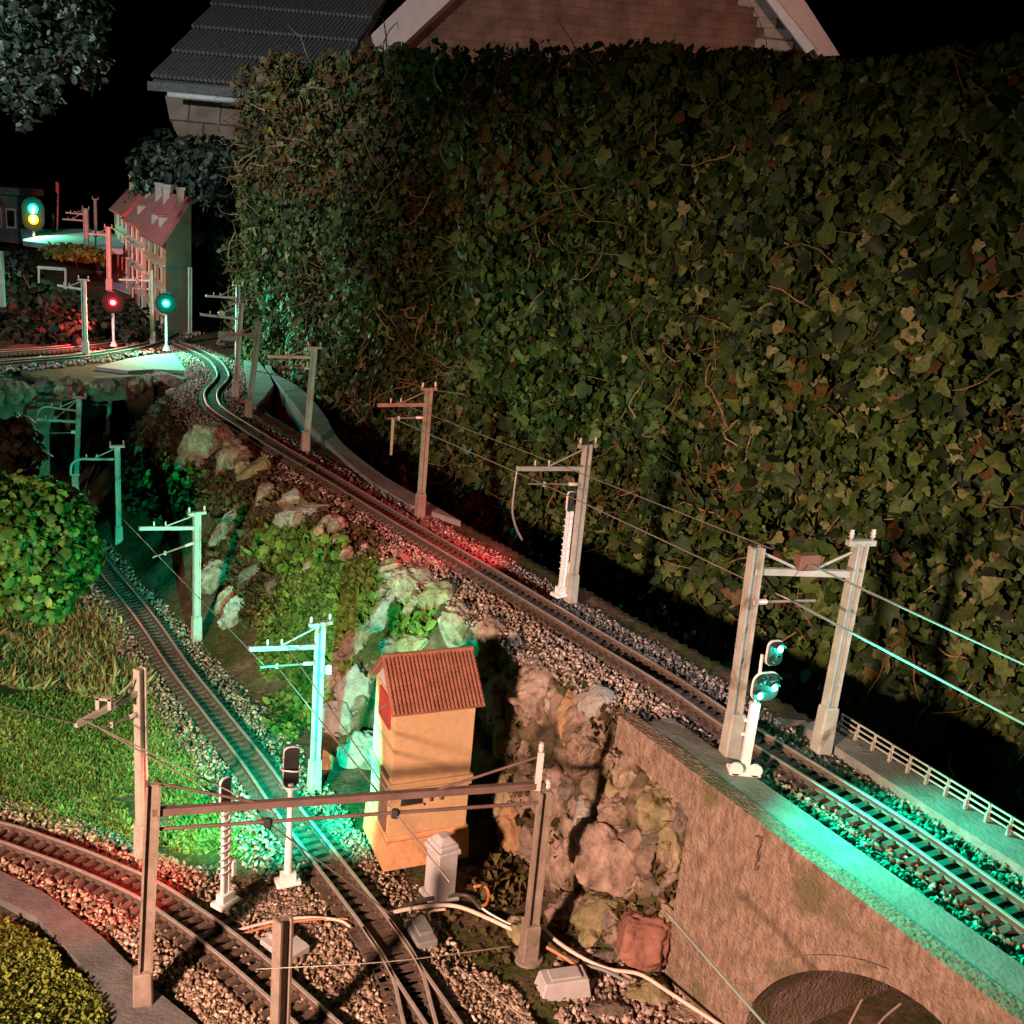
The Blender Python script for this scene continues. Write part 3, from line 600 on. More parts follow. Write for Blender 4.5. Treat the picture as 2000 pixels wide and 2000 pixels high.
def mast(bx, by, ty, label, z=0.0, path=None, arms=(), mat='mast', wd=0.05, bar=True, foot=True, topx=None, d=None, group="overhead line masts", base=None, name="catenary_mast", cat="catenary mast"):
    b = P(bx, by, z) if base is None else np.array(base, float); h = hgt(b, ty); m = M_[mat]
    dr = arm_dir(b, path) if d is None else np.array(d, float)/np.linalg.norm(d)
    t = thing(name, label, cat, b, group); top = b+[0,0,h]
    if topx is not None:                                      # some masts lean
        q = onplane(topx, ty, b, (_F[0]*0+b[0]-CAM[0], b[1]-CAM[1], 0)); top = q
    ax = (top-b)/np.linalg.norm(top-b)
    H_post(b-[0,0,0.06], top, dr, wd, m, t)
    if foot:
        mb = MB(); R = np.column_stack([dr, np.cross([0,0,1], dr), [0,0,1]]); mb.box(b+[0,0,0.06], (wd*1.5, wd*1.35, 0.20), R, taper=0.92, bev=0.006); mb.build("foot", m, t)
    if bar:
        mb = MB(); mb.beam(top-dr*0.07-[0,0,.01], top+dr*0.07-[0,0,.01], 0.03, 0.022); cb = mb.build("crossbar", m, t)
        for k in (-1, 1): mb = MB(); insul(mb, top+dr*0.06*k); mb.build("insulator", M_['ins'], cb, True)
    def at(py):                                               # point on the post at picture row py
        lo, hi = 0., 1.
        for _ in range(40):
            mid = (lo+hi)/2
            if proj(b+(top-b)*mid)[1] > py: lo = mid
            else: hi = mid
        return b+(top-b)*lo
    for a in arms:
        kind = a[0]
        if kind == 'bar':                                     # main cantilever (attach row, end px)
            p0 = at(a[1]); p1 = armpt(b, dr, *a[2]); mb = MB(); mb.beam(p0, p1, 0.022, 0.028); o = mb.build("cantilever_arm", m, t)
            for f in (0.55, 0.75): mb = MB(); insul(mb, p0+(p1-p0)*f+[0,0,0.014], 0.04, 0.008); mb.build("insulator", M_['ins'], o, True)
            mb = MB(); mb.tube([top-[0,0,.02], p0+(p1-p0)*0.55+[0,0,.014]], 0.0055, 6); mb.build("stay", m, t)
        elif kind == 'hook':                                  # arm with a down-turned round end
            p0 = at(a[1]); p1 = armpt(b, dr, *a[2]); p2 = armpt(b, dr, *a[3]); c = p0*0.18+p1*0.82
            pts = spline([p0, p0*0.5+p1*0.5, c, p1-np.array([0,0,.05]) + (p1-c)*0.02, p2], 24); mb = MB(); mb.tube(pts, 0.013, 8); o = mb.build("curved_arm", m, t, True)
            mb = MB(); mb.cyl(p2, p2-dr*0.08, 0.011, n=8); mb.build("end_clamp", m, t)
            for f in (0.45, 0.68): mb = MB(); insul(mb, p0+(p1-p0)*f+[0,0,0.012], 0.04, 0.008); mb.build("insulator", M_['ins'], o, True)
            mb = MB(); mb.tube([top-[0,0,.02], p0+(p1-p0)*0.5+[0,0,.012]], 0.0055, 6); mb.build("stay", m, t)
        elif kind == 'rod':                                   # thin steady arm with an insulator at the post
            p0 = at(a[1]); p1 = armpt(b, dr, *a[2]); q = p0+(p1-p0)*0.16; mb = MB(); mb.tube([p0, p1], 0.0065, 6); o = mb.build("steady_arm", M_['wire'], t)
            mb = MB(); mb.cyl(p0+(p1-p0)*.06, p0+(p1-p0)*.28, 0.014, 0.011, 8); mb.build("insulator", M_['ins'], o, True)
            mb = MB(); mb.box(p0+(p1-p0)*.72, (0.016,0.016,0.03)); mb.build("wire_clip", M_['mast'], o)
        elif kind == 'drop':                                  # loose bent rod hanging from the arm end
            pts = spline([armpt(b, dr, *q) for q in a[1]], 20); mb = MB(); mb.tube(pts, 0.008, 6); mb.build("hanging_rod", M_['wire'], t, True)
    return t, b, top, dr, at
UM = {}
UM['b'] = mast(1115,1165,868, "straight grey mast standing behind the pink ladder post on the high track", path=UP, arms=[('bar',915,(1010,915)),('rod',946,(1032,945)),('drop',[(1010,917),(1004,960),(1001,1000),(1008,1030),(1020,1055)])])
UM['c'] = mast(820,1000,757, "pinkish brown mast in the middle of the high track with a two-armed bracket", path=UP, mat='mast_brown', topx=838, arms=[('bar',790,(738,791)),('rod',815,(757,817))])
tc_ = UM['c'][0]; pb_ = armpt(UM['c'][1], UM['c'][3], 768, 815); mb = MB(); mb.tube([pb_, pb_+np.array([0.0,0,-0.30])], [0.014,0.010], 6); mb.build("tensioner", M_['mast_brown'], tc_)
UM['d'] = mast(597,873,677, "grey-green leaning mast beside the dark hole of the concrete ledge", path=UP, topx=614, wd=0.052, arms=[('bar',698,(522,696)),('rod',720,(552,716))])
UM['e'] = mast(460,768,592, "bright salmon mast at the inside of the bend carrying a pinkish box", path=UP, topx=471, wd=0.058, arms=[('bar',623,(391,614))])
b_, d_r = UM['e'][1], UM['e'][3]; mb = MB(); q = armpt(b_, d_r, 446, 657); mb.box(q, (0.22, 0.05, 0.11), np.column_stack([d_r, np.cross([0,0,1], d_r), [0,0,1]]), bev=0.01); mb.build("hanging_box", M_['mast_brown'], UM['e'][0])
UM['f'] = mast(485,808,628, "plain grey mast with a curved hook arm right of the salmon mast", path=UP, topx=506, bar=False, arms=[('hook',653,(428,655),(424,672))])
UM['g'] = mast(463,690,556, "dim grey mast mostly hidden behind the salmon mast", path=UP, foot=False, arms=[('bar',582,(402,578))], base=D(463, 690, 14.2))
UM['h'] = mast(167,690,545, "plain grey mast with one bare arm on the far left crossing track", path=FAR, d=(-1,-.25,0), wd=0.062, arms=[('bar',566,(112,557))])
UM['i'] = mast(299,668,527, "slim leaning grey mast in front of the tall town houses", path=FAR, d=(-1,-.2,0), topx=295, bar=False, wd=0.055, arms=[('bar',548,(232,546)),('rod',565,(262,563))])
UM['j'] = mast(371,642,522, "thin bare pole at the corner of the town houses", path=UP, bar=False, foot=False, wd=0.045, base=D(371, 642, 15.6))
UM['k1'] = mast(214,562,443, "red-lit mast whose arm points at a second red mast", d=(-1,-.1,0), bar=True, wd=0.075, base=D(214, 562, 18.6), arms=[('bar',459,(173,457))])
UM['k2'] = mast(170,508,407, "pink-lit far mast with two short arms near the small station", d=(-1,-.1,0), wd=0.085, base=D(170, 508, 20.6), arms=[('bar',419,(128,415)),('bar',431,(122,428))])
UM['k3'] = mast(188,470,388, "farthest slim mast catching green light", d=(-1,-.1,0), wd=0.06, foot=False, base=D(188, 470, 23.0))
# masts of the lower line
LD = lambda b: arm_dir(b, LOW)
LM = {}
LM['m'] = mast(148,955,775, "far lower mast above the bush with one curved and one straight arm", z=ZL, path=LOW, d=(-.97,-.25,0), topx=155, arms=[('hook',803,(76,793),(72,818)),('bar',824,(68,819))])
b_, d_r = LM['m'][1], LM['m'][3]; mb = MB(); mb.tube([LM['m'][4](845), armpt(b_, d_r, 85, 846)], 0.006, 6); ra = mb.build("steady_arm", M_['wire'], LM['m'][0]); mb = MB(); mb.box(LM['m'][4](844)+d_r*.04, (0.05,0.04,0.035)); mb.build("insulator", M_['white'], ra)
LM['n'] = mast(207,868,753, "pink mast standing in front of the black arch", z=ZL, path=LOW, d=(-.97,-.2,0), base=P(207,868,ZL+0.1), topx=218, arms=[('bar',775,(147,765)),('rod',791,(180,790))])
LM['o'] = mast(232,1058,870, "pale green mast with a hooked round arm beside the bush", z=ZL, path=LOW, arms=[('hook',897,(140,897),(138,928))])
LM['p'] = mast(384,1240,1000, "turquoise mast with a slanting lower rod on the rocky bank", z=ZL, path=LOW, arms=[('bar',1031,(272,1032)),('rod',1058,(298,1089))])
LM['q'] = mast(614,1528,1215, "brightest turquoise mast left of the orange tower", z=ZL, path=LOW, arms=[('bar',1262,(487,1267)),('rod',1294,(509,1303))])
mb = MB(); q = LM['q'][4](1310)-LM['q'][3]*0.06; mb.box(q, (0.05,0.04,0.06), bev=0.006); mb.build("junction_box", M_['white'], LM['q'][0])
LM['r'] = mast(278,1660,1305, "pink left foreground mast with a red-lit sloping arm", z=ZL, path=CUR, bar=False, arms=[('rod',1392,(196,1424))])
b_, d_r, at_ = LM['r'][1], LM['r'][3], LM['r'][4]; p0, p1 = at_(1350), armpt(b_, d_r, 148, 1416)
mb = MB(); mb.beam(p0, p1, 0.022, 0.028); am = mb.build("cantilever_arm", M_['mast'], LM['r'][0])
mb = MB(); q = p0+(p1-p0)*0.6; mb.box(q+[-.02,0,.045], (0.018,0.03,0.07)); mb.box(q+[.04,0,.045], (0.018,0.03,0.06)); mb.box(q+[0.01,0,.07], (0.075,0.03,0.012)); mb.build("wire_bracket", M_['mast'], am)
mb = MB(); mb.tube([at_(1318), p0+(p1-p0)*0.5+[0,0,.02]], 0.005, 6); mb.build("stay", M_['mast'], LM['r'][0])
mast(545,2060,1793, "plain brown post cut off by the bottom edge of the photo", z=ZL, path=CUR, bar=False, foot=False, mat='mast_brown', wd=0.062)

# portal over the bridge end
bL, bR = P(1425,1470,0), P(1605,1455,0); hL, hR = hgt(bL,1070), hgt(bR,1060); tL, tR = bL+[-.03,0,hL], bR+[0,0,hR]
po = thing("catenary_portal", "two-post portal mast with white right post straddling the track at the bridge", "catenary portal", (bL+bR)/2, "overhead line masts")
dd = (bR-bL)/np.linalg.norm(bR-bL)
for b, tt, nm in ((bL, tL, 1), (bR, tR, 0)):
    H_post(b-[0,0,.06], tt, dd, 0.06, M_['mast'], po); mb = MB(); R = np.column_stack([dd, np.cross([0,0,1], dd), [0,0,1]]); mb.box(b+[0,0,0.09], (0.088,0.082,0.26), R, taper=0.92, bev=0.008); mb.build("foot", M_['mast'], po)
def onpost(b, tt, row):
    lo, hi = 0., 1.
    for _ in range(40):
        mid = (lo+hi)/2
        if proj(b+(tt-b)*mid)[1] > row: lo = mid
        else: hi = mid
    return b+(tt-b)*lo
a0, a1 = onpost(bL,tL,1115), onpost(bR,tR,1121); mb = MB(); mb.beam(a0, a1, 0.026, 0.032); mb.build("crossbeam", M_['mast'], po)
mid = a0+(a1-a0)*0.5; mb = MB(); mb.box(mid+[0,0,.055], (0.11,0.06,0.075), np.column_stack([dd, np.cross([0,0,1], dd), [0,0,1]]), bev=0.006); mb.build("junction_box", M_['brown'], po)
for b, tt, r_, f in ((bL,tL,1074,.42), (bR,tR,1072,.58)): mb = MB(); mb.tube([onpost(b,tt,r_), a0+(a1-a0)*f+[0,0,.016]], 0.007, 6); mb.build("stay", M_['mast'], po)
mb = MB(); mb.beam(tR-dd*0.075, tR+dd*0.075, 0.034, 0.026); cb = mb.build("crossbar", M_['mast'], po)
for k in (-1, 1): mb = MB(); insul(mb, tR+dd*0.06*k+[0,0,.012], 0.055, 0.014); mb.build("insulator", M_['ins'], cb, True)
q0, q1 = onpost(bL,tL,1176), onplane(1592,1173,bL,np.cross(dd,[0,0,1])); mb = MB(); mb.tube([q0, q1], 0.0075, 6); sa = mb.build("steady_arm", M_['mast_brown'], po); mb = MB(); mb.cyl(q0+(q1-q0)*.04, q0+(q1-q0)*.25, 0.018, 0.013, 8); mb.build("insulator", M_['ins'], sa)

# gantry across the lower lines
gL = P(280,1962,ZL-0.05); gR = P(1032,1865,ZL-0.05); gLt = gL+[0.0,0,hgt(gL,1528)]; gRt = gR+[0,0,hgt(gR,1548)]
ga = thing("catenary_gantry", "brown gantry whose long dark beam spans the lower tracks in front of the orange tower", "catenary gantry", (gL+gR)/2, "overhead line masts")
dd2 = (gR-gL); dd2[2] = 0; dd2 /= np.linalg.norm(dd2)
gLt = onplane(300, 1530, gL, np.cross(dd2,[0,0,1])); gRt = onplane(1066, 1545, gR, np.cross(dd2,[0,0,1]))
for b, tt, mt in ((gL, gLt, 'mast_brown'), (gR, gRt, 'mast_brown')):
    H_post(b-[0,0,.04], tt, dd2, 0.062, M_[mt], ga, "post"); mb = MB(); mb.box(b+[0,0,.075], (.085,.085,.23), np.column_stack([dd2, np.cross([0,0,1], dd2), [0,0,1]]), taper=.95, bev=.006); mb.lathe(b-[0,0,.03], [(0.075,0),(0.075,0.02),(0.05,0.025)], 14); mb.build("foot", M_[mt], ga)
g0, g1 = onpost(gL,gLt,1586), onpost(gR,gRt,1530) if False else onplane(1062,1533,gR,np.cross(dd2,[0,0,1])); mb = MB(); mb.beam(g0, g1, 0.026, 0.034); mb.build("main_beam", M_['gantry'], ga)
h0, h1 = onplane(300,1620,gL,np.cross(dd2,[0,0,1])), onplane(1062,1567,gR,np.cross(dd2,[0,0,1])); mb = MB(); mb.tube([h0,h1], 0.0085, 8); mb.build("lower_bar", M_['gantry'], ga)
for x, y in ((523,1607),(772,1589)): q = onplane(x,y,gL,np.cross(dd2,[0,0,1])); mb = MB(); mb.box(q, (.035,.03,.045), bev=.006); mb.build("wire_clamp", M_['black'], ga)
s0, s1_ = onplane(300,1528,gL,np.cross(dd2,[0,0,1])), onplane(505,1568,gL,np.cross(dd2,[0,0,1])); mb = MB(); mb.tube([s0,s1_], 0.0065, 6); mb.build("stay", M_['gantry'], ga)
s0, s1_ = onplane(1052,1478,gR,np.cross(dd2,[0,0,1])), onplane(850,1544,gL,np.cross(dd2,[0,0,1])); mb = MB(); mb.tube([s0,s1_], 0.0065, 6); mb.build("stay", M_['gantry'], ga)
mb = MB(); q = onplane(1053,1505,gR,np.cross(dd2,[0,0,1])); mb.beam(q+[0,0,-.10], q+[0,0,.10], .03, .03); insul(mb, q+[0,0,.10], .05, .016); insul(mb, onplane(1070,1540,gR,np.cross(dd2,[0,0,1])), .05, .018); mb.build("insulator", M_['ins'], ga)

# ------------------------------------------------------------------ wires
def wire(pts, label, mat='wire', r=0.0045, sag=0.0):
    pts = np.array(pts); q = spline(pts, 40) if len(pts) > 2 else np.array([pts[0]+(pts[1]-pts[0])*t-np.array([0,0,sag*4*t*(1-t)]) for t in np.linspace(0,1,20)])
    mb = MB(); mb.tube(q, r, 6); o = mb.build("overhead_wire", M_[mat], smooth=True); return tag(o, label, "wire", "overhead wires")
def e_at(k, x, y): m_ = UM[k]; return armpt(m_[1], m_[3], x, y)
tdir = UP[6]-UP[40]; tdir[2] = 0; tdir /= np.linalg.norm(tdir); off_n = np.array([-tdir[1], tdir[0], 0])
pp = onplane(1545,1173,bL,np.cross(dd,[0,0,1]))
wire([e_at('c',768,817), e_at('b',1060,945)], "thin contact wire from the pinkish brown mast to the ladder post's mast", r=.0038)
wire([e_at('b',1060,945), pp], "thin contact wire between the ladder post's mast and the bridge portal", r=.0038)
wire([pp, onplane(2060,1445, pp, np.array([-tdir[1], tdir[0], 0]))], "bright green lower wire running right from the bridge portal", 'wiregreen', r=.0062)
q = onplane(1572,1098,bL,np.cross(dd,[0,0,1])); wire([q, onplane(2060,1325,q,off_n)], "green-tinted upper wire running right from the bridge portal", 'wiregreen', r=.005)
wire([e_at('c',775,785), e_at('b',1085,905)], "faint upper wire between the two middle masts of the high track", r=.003)
wire([e_at('b',1085,905), q], "faint upper wire from the ladder post's mast to the bridge portal", r=.003)
l_at = lambda k, x, y: armpt(LM[k][1], LM[k][3], x, y)
gp = lambda x, y: onplane(x, y, gL, np.cross(dd2,[0,0,1]))
wire([l_at('r',-60,1365), l_at('r',196,1424)], "wire entering the photo's left edge and ending at the red-lit arm", r=.004)
wire([l_at('r',196,1424), gp(523,1607)], "wire from the red-lit arm to the gantry's left clamp", r=.004)
wire([l_at('r',160,1405), gp(540,1590)], "upper one of the wires from the pink mast to the gantry beam", r=.0035)
wire([gp(523,1607), onplane(770,1790, P(735,1805,ZL)+[0,0,.5], (0,1,0))], "wire sloping down from the gantry's left clamp over the points", r=.004)
wire([l_at('q',540,1300), gp(772,1589)], "wire crossing in front of the tower's green-lit side to the gantry's right clamp", r=.004)
wire([l_at('q',560,1262), gp(760,1550)], "upper wire in front of the tower's green-lit side", r=.0035)
wire([gp(772,1589), onplane(880,1725, np.array([0,3.9,0]), (0,1,0))], "wire falling from the gantry's right clamp over the grey cabinet", r=.004)
wire([l_at('p',308,1085), l_at('q',520,1303)], "wire between the two turquoise masts", r=.0035)
wire([l_at('o',236,1010), l_at('p',308,1085)], "wire between the pale green mast and the next turquoise mast", r=.0035)
wire([D(1300,1780,4.2), D(1510,2020,3.7)], "greenish wire slanting across the bridge wall at the photo's bottom", 'wiregreen', r=.0055)
wire([D(500,1893,4.0), D(760,1878,4.0), D(1000,1848,4.1)], "slack greenish wire low over the points", 'wire', r=.0022)
wire([D(895,1890,4.0), D(1050,2010,3.7)], "thin wire over the dark soil right of the points", r=.004)

# ------------------------------------------------------------------ signals
GRN = (0.0, 1.0, 0.60); RED = (1.0, 0.06, 0.06); YEL = (1.0, 0.62, 0.05)
M_['led_g'] = glow("lens_green", (0.0,1.0,0.66), 1.6); M_['led_r'] = glow("lens_red", (1.0,0.005,0.02), 1.6); M_['led_y'] = glow("lens_yellow", (1.0,0.62,0.02), 1.5)
M_['core_g'] = glow("bulb_green", (0.45,1.0,0.90), 12); M_['core_r'] = glow("bulb_red", (1.0,0.35,0.40), 12); M_['core_y'] = glow("bulb_yellow", (1.0,0.85,0.35), 9); M_['led_off'] = plain("lens_dark", (0.02,0.03,0.03), .2)
def spot(parent, p, d, power, col, size=110, blend=.6, r=0.012, name="signal_or_added_lamp"):
    L = bpy.data.lights.new(name, 'SPOT'); L.energy = power; L.color = col; L.spot_size = math.radians(size); L.spot_blend = blend; L.shadow_soft_size = r
    o = bpy.data.objects.new(name, L); COL.objects.link(o); o.parent = parent; o.location = Vector(p)-parent.location; o.rotation_euler = Vector(d).to_track_quat('-Z','Y').to_euler(); return o
def facelight(parent, p, col, e):
    pl = bpy.data.lights.new('lens_halo_light', 'POINT'); pl.energy = e; pl.color = col; pl.shadow_soft_size = .012; o = bpy.data.objects.new('lens_halo_light', pl); COL.objects.link(o); o.parent = parent; o.location = Vector(p)-parent.location  # added point lamp before the lens, lights the head as a halo
def plate(mb, c, h, v, nrm, w_, hh, th, r, m=0):
    pts = []
    for cx, cy, a in ((1,1,0),(-1,1,90),(-1,-1,180),(1,-1,270)):
        for k in range(5):
            t = math.radians(a+k*22.5); pts.append(c+h*(cx*(w_/2-r)+r*math.cos(t))+v*(cy*(hh/2-r)+r*math.sin(t))-nrm*th/2)
    mb.prism(pts, nrm*th, m)
def head(parent, c, face, w_, hh, lenses, r=None):
    f = np.array([face[0], face[1], 0.]); f /= np.linalg.norm(f); hx = np.array([-f[1], f[0], 0]); v = np.array([0,0,1.]); r = r or min(w_,hh)*.32
    mb = MB(); plate(mb, c, hx, v, f, w_, hh, 0.022, r); hd = mb.build("signal_head", M_['black'], parent)
    mb = MB(); plate(mb, c-f*0.001, hx, v, f, w_+.007, hh+.007, 0.012, r+.003); mb.build("head_rim", M_['white'], hd)
    for u_, vv, k in lenses:
        p = c+hx*u_+v*vv+f*0.011; mb = MB(); mb.lathe(p, [(0.024,0),(0.0235,0.006),(0.016,0.012),(0.003,0.015)], 16, axis=f); mb.build("lens", M_[k], hd, True)
        if k != 'led_off': mb = MB(); mb.lathe(p+f*.013, [(0.015,0),(0.012,0.005),(0.002,0.008)], 14, axis=f); mb.build("bulb", M_[k.replace('led','core')], hd, True)
        mb = MB(); n_ = 8; arc = [p+hx*math.cos(t)*.027+v*math.sin(t)*.027 for t in np.linspace(.2, math.pi-.2, n_)]
        V = arc+[a+f*0.022 for a in arc]; mb.add(V, [[i,i+1,n_+i+1,n_+i] for i in range(n_-1)]); mb.build("hood", M_['black'], hd)
    for u_, vv, k in lenses:
        if k != 'led_off': facelight(parent, c+hx*u_+v*vv+f*.05, {'led_g':GRN,'led_r':RED,'led_y':YEL}[k], 1.5)
    return hd, f, hx
# main green signal at the bridge
sb = P(1452,1508,0); sg = thing("railway_signal", "white post signal with black head glowing green at the bridge portal", "railway signal", sb, "railway signals")
hz = hgt(sb, 1372); mb = MB(); mb.box(sb+[0,0,hz/2], (.042,.036,hz)); mb.box(sb+[-.03,0,hz*.75], (.02,.02,.012)); mb.box(sb+[-.03,0,hz*.55], (.024,.02,.012)); mb.build("post", M_['white'], sg)
mb = MB(); mb.box(sb+[0,0,.008], (.15,.09,.016), bev=.004); mb.cyl(sb+[-.045,-.045,.035], sb+[-.045,-.03,.035], .032, n=14); mb.cyl(sb+[.045,-.045,.035], sb+[.045,-.03,.035], .032, n=14); mb.build("base_plate", M_['white'], sg)
fc = (0.36,-0.93); f_ = np.array([*fc,0])
c1 = onplane(1483,1336, sb, (0,1,0)); c1 = sb+[0.02,0,c1[2]]+f_*0.02; c2 = onplane(1493,1270, sb, (0,1,0)); c2 = sb+[0.035,0,c2[2]]+f_*0.02
head(sg, c1, fc, .135, .135, [(-.035,-.035,'led_g'),(.035,.0,'led_g'),(.035,.038,'led_off'),(-.03,.035,'led_off')])
head(sg, c2, fc, .075, .115, [(.012,.026,'led_g'),(0,-.025,'led_off')])
mb = MB(); mb.tube([sb+[0,.0,hz-.02], sb+[.0,.02,c2[2]-.03]], .008, 6); mb.build("head_bracket", M_['white'], sg)
spot(sg, c2+np.array([.05,-.04,0]), (.64,-.72,-.20), 225, GRN, 124, .8); spot(sg, c2+np.array([.05,-.05,.03]), (.66,-.72,.16), 260, GRN, 50, .8); spot(sg, c1+np.array([.05,-.05,0]), (.6,-.70,-.30), 70, GRN, 125, .7)
# ladder signals
def ladder_signal(b, ty, label, face, hh, lamps, hw=.062, zhead=None, top_pole=False, power=20, col=RED, aim=None, size=110, box=True):
    t = thing("railway_signal", label, "railway signal", b, "railway signals"); h = hgt(b, ty); f = np.array([face[0],face[1],0.]); f /= np.linalg.norm(f); hx = np.array([-f[1],f[0],0])
    ph = h-hh-0.005
    mb = MB()
    if not box: mb.cyl(b, b+[0,0,ph*.45], .021, .021, 14); mb.cyl(b+[0,0,ph*.45], b+[0,0,ph+.02], .016, .014, 14)
    for s_ in ((-1, 1) if box else ()): mb.box(b+hx*s_*.018+[0,0,ph/2], (.012,.02,ph), np.column_stack([hx,f,[0,0,1]]))
    if box: mb.box(b+[0,0,ph*.5], (.026,.006,ph), np.column_stack([hx,f,[0,0,1]]))
    mb.build("post", M_['white'], t)
    mb = MB(); z = ph*.35 if box else 9
    while z < ph*.97: mb.box(b-f*.014+hx*.024+[0,0,z], (.062,.006,.006), np.column_stack([hx,f,[0,0,1]])); z += .042
    if box: mb.build("ladder", M_['white'], t)
    mb = MB(); mb.box(b+[0,0,.012], (.13,.085,.024), np.column_stack([hx,f,[0,0,1]]), bev=.005); mb.box(b+[0,0,.045], (.075,.05,.045), np.column_stack([hx,f,[0,0,1]])); mb.build("base_plate", M_['white'], t)
    if box: mb = MB(); mb.box(b-hx*.045+[0,0,.19], (.03,.04,.09), np.column_stack([hx,f,[0,0,1]]), bev=.005); mb.build("relay_box", M_['white'], t)
    c = b+[0,0,ph+hh/2]+f*.012
    head(t, c, face, hw, hh, lamps)
    if col is not None: spot(t, c+f*.05, aim if aim is not None else (f[0],f[1],-.35), power, col, size)
    return t
back_dir = lambda p: arm_dir(p, UP)
s1b = P(440,1765,ZL); ladder_signal(s1b, 1520, "white ladder signal with small black head near the bare path, throwing red light left", (-.86,.50), .15, [(0,-.03,'led_r'),(0,.03,'led_off')], power=62, col=RED, aim=(-.80,.20,-.62), size=85)
s2b = P(562,1725,ZL); t2 = ladder_signal(s2b, 1460, "round post signal with tall black head facing away, throwing green light up the track", (-.45,.89), .22, [(0,.05,'led_g'),(0,-.02,'led_off')], hw=.075, power=300, col=GRN, aim=(-.26,.93,-.30), size=136, box=False)
spot(t2, s2b+np.array([-.04,.09,.84]), (-.47,.88,-.085), 900, GRN, 25, .7)
hh_ = hgt(s2b,1460); 
for k, z in ((0,.80),(1,.62)):
    c = s2b+[0,0,hh_-.11-.0*k+(.0 if k == 0 else -.1)]; mb = MB(); tt = np.linspace(math.pi*1.05, math.pi*1.95, 14); mb.tube([c+np.array([.055*math.cos(a), .05*math.sin(a), .004*math.sin(3*a)]) for a in tt], .0045, 6); mb.build("guard_hoop", M_['white'], t2)
s3b = P(1104,1158,0)+np.array([-.03,-.06,0]); ladder_signal(s3b, 960, "tall pink ladder signal post in front of a grey mast on the high track", (-.62,.78), .13, [(0,.03,'led_r'),(0,-.03,'led_off')], hw=.05, power=150, col=RED, aim=(-.66,.72,-.20), size=80)
def far_signal(b, ty, label, lenses, col, power, wd=.05):
    t = thing("railway_signal", label, "railway signal", b, "railway signals"); h = hgt(b, ty); mb = MB(); mb.box(b+[0,0,h*.45], (wd*.55,wd*.55,h*.9)); mb.box(b+[0,0,.03], (wd*1.6,wd*1.3,.06), taper=.5); mb.build("post", M_['white'], t)
    f = CAM-b; f[2] = 0; f /= np.linalg.norm(f); hx = np.array([-f[1],f[0],0]); c = b+[0,0,h]+f*.02
    mb = MB(); plate(mb, c, hx, np.array([0,0,1.]), f, .30*wd/.05, (.30 if len(lenses) == 1 else .48)*wd/.05, .03, .149*wd/.05); hd = mb.build("signal_head", M_['plate'], t)  # disc enlarged so the lens light falling on it imitates a glow
    for vv, k, r in lenses: mb = MB(); mb.lathe(c+[0,0,vv]+f*.015, [(r,0),(r*.95,.012),(r*.5,.024),(r*.1,.026)], 14, axis=f); mb.build("lens", M_[k], hd, True); mb = MB(); mb.lathe(c+[0,0,vv]+f*.038, [(r*.5,0),(r*.4,.01),(r*.1,.014)], 14, axis=f); mb.build("bulb", M_[k.replace('led','core')], hd, True)
    for vv, k, r in lenses: facelight(t, c+[0,0,vv]+f*.085, {'led_g':GRN,'led_r':RED,'led_y':YEL}[k], 12.0*(wd/.05)**2)
    L = spot(t, c+f*.13, (f[0],f[1],-.75), power, col, 165, .5)
    pl = bpy.data.lights.new('signal_spill', 'POINT'); pl.energy = power*(.14 if col is RED else .04); pl.color = col; pl.shadow_soft_size = .03; po_ = bpy.data.objects.new('signal_spill', pl); COL.objects.link(po_); po_.parent = t; po_.location = Vector(c+[0,0,.20]-f*.03)-t.location; return t
rsig = far_signal(P(222,676,0), 590, "far signal glowing red on a thin post left of the town houses", [(0,'led_r',.062)], RED, 170)
far_signal(P(325,684,0), 592, "far signal glowing turquoise in front of the town houses' blank end wall", [(0,'led_g',.062)], GRN, 300)
far_signal(D(67,472,21.5), 418, "farthest signal showing green above yellow beside the small station", [(.11,'led_g',.105),(-.11,'led_y',.10)], GRN, 75, .07)

_k = D(214,500,18.6); _r0 = np.array(rsig.location)+np.array([-.02,.06,.66]); spot(rsig, _r0, _k-_r0, 1500, RED, 26, .9); spot(rsig, _r0+np.array([-.1,-.1,-.02]), (-.85,-.30,-.40), 260, RED, 120, .8)  # added red spots aimed at far masts and ground, not the signal's own lens
# ------------------------------------------------------------------ orange transformer tower
fl, fr, bl = P(755,1690,ZL), P(905,1672,ZL), P(716,1645,ZL); fl[2] = fr[2] = bl[2] = ZL-.02
fxv = fr-fl; wT = np.linalg.norm(fxv)*1.02; fxv /= np.linalg.norm(fxv); _a = math.radians(4.5); fxv = np.array([fxv[0]*math.cos(_a)-fxv[1]*math.sin(_a), fxv[0]*math.sin(_a)+fxv[1]*math.cos(_a), 0]); fyv = np.array([-fxv[1], fxv[0], 0]); dT = 0.38
tw = thing("transformer_tower", "tall narrow orange rendered tower with a red tiled roof beside the lower track", "tower", (fl+fr)/2+fyv*dT/2)
RT = np.column_stack([fxv, fyv, [0,0,1]]); o0 = fl.copy(); Ht = hgt(fl,1378)
def TP(x, y, z): return o0+fxv*x+fyv*y+np.array([0,0,z])
mb = MB(); mb.box(TP(wT/2, dT/2, .20+(Ht-.20)/2), (wT, dT, Ht-.20), RT); mb.build("wall", M_['orange'], tw)
mb = MB(); mb.box(TP(wT/2, dT/2, .085), (wT+.05, dT+.05, .17), RT, taper=.97); mb.box(TP(wT/2, dT/2, .186), (wT+.03, dT+.03, .03), RT, bev=.006); mb.build("plinth", M_['orange_base'], tw)
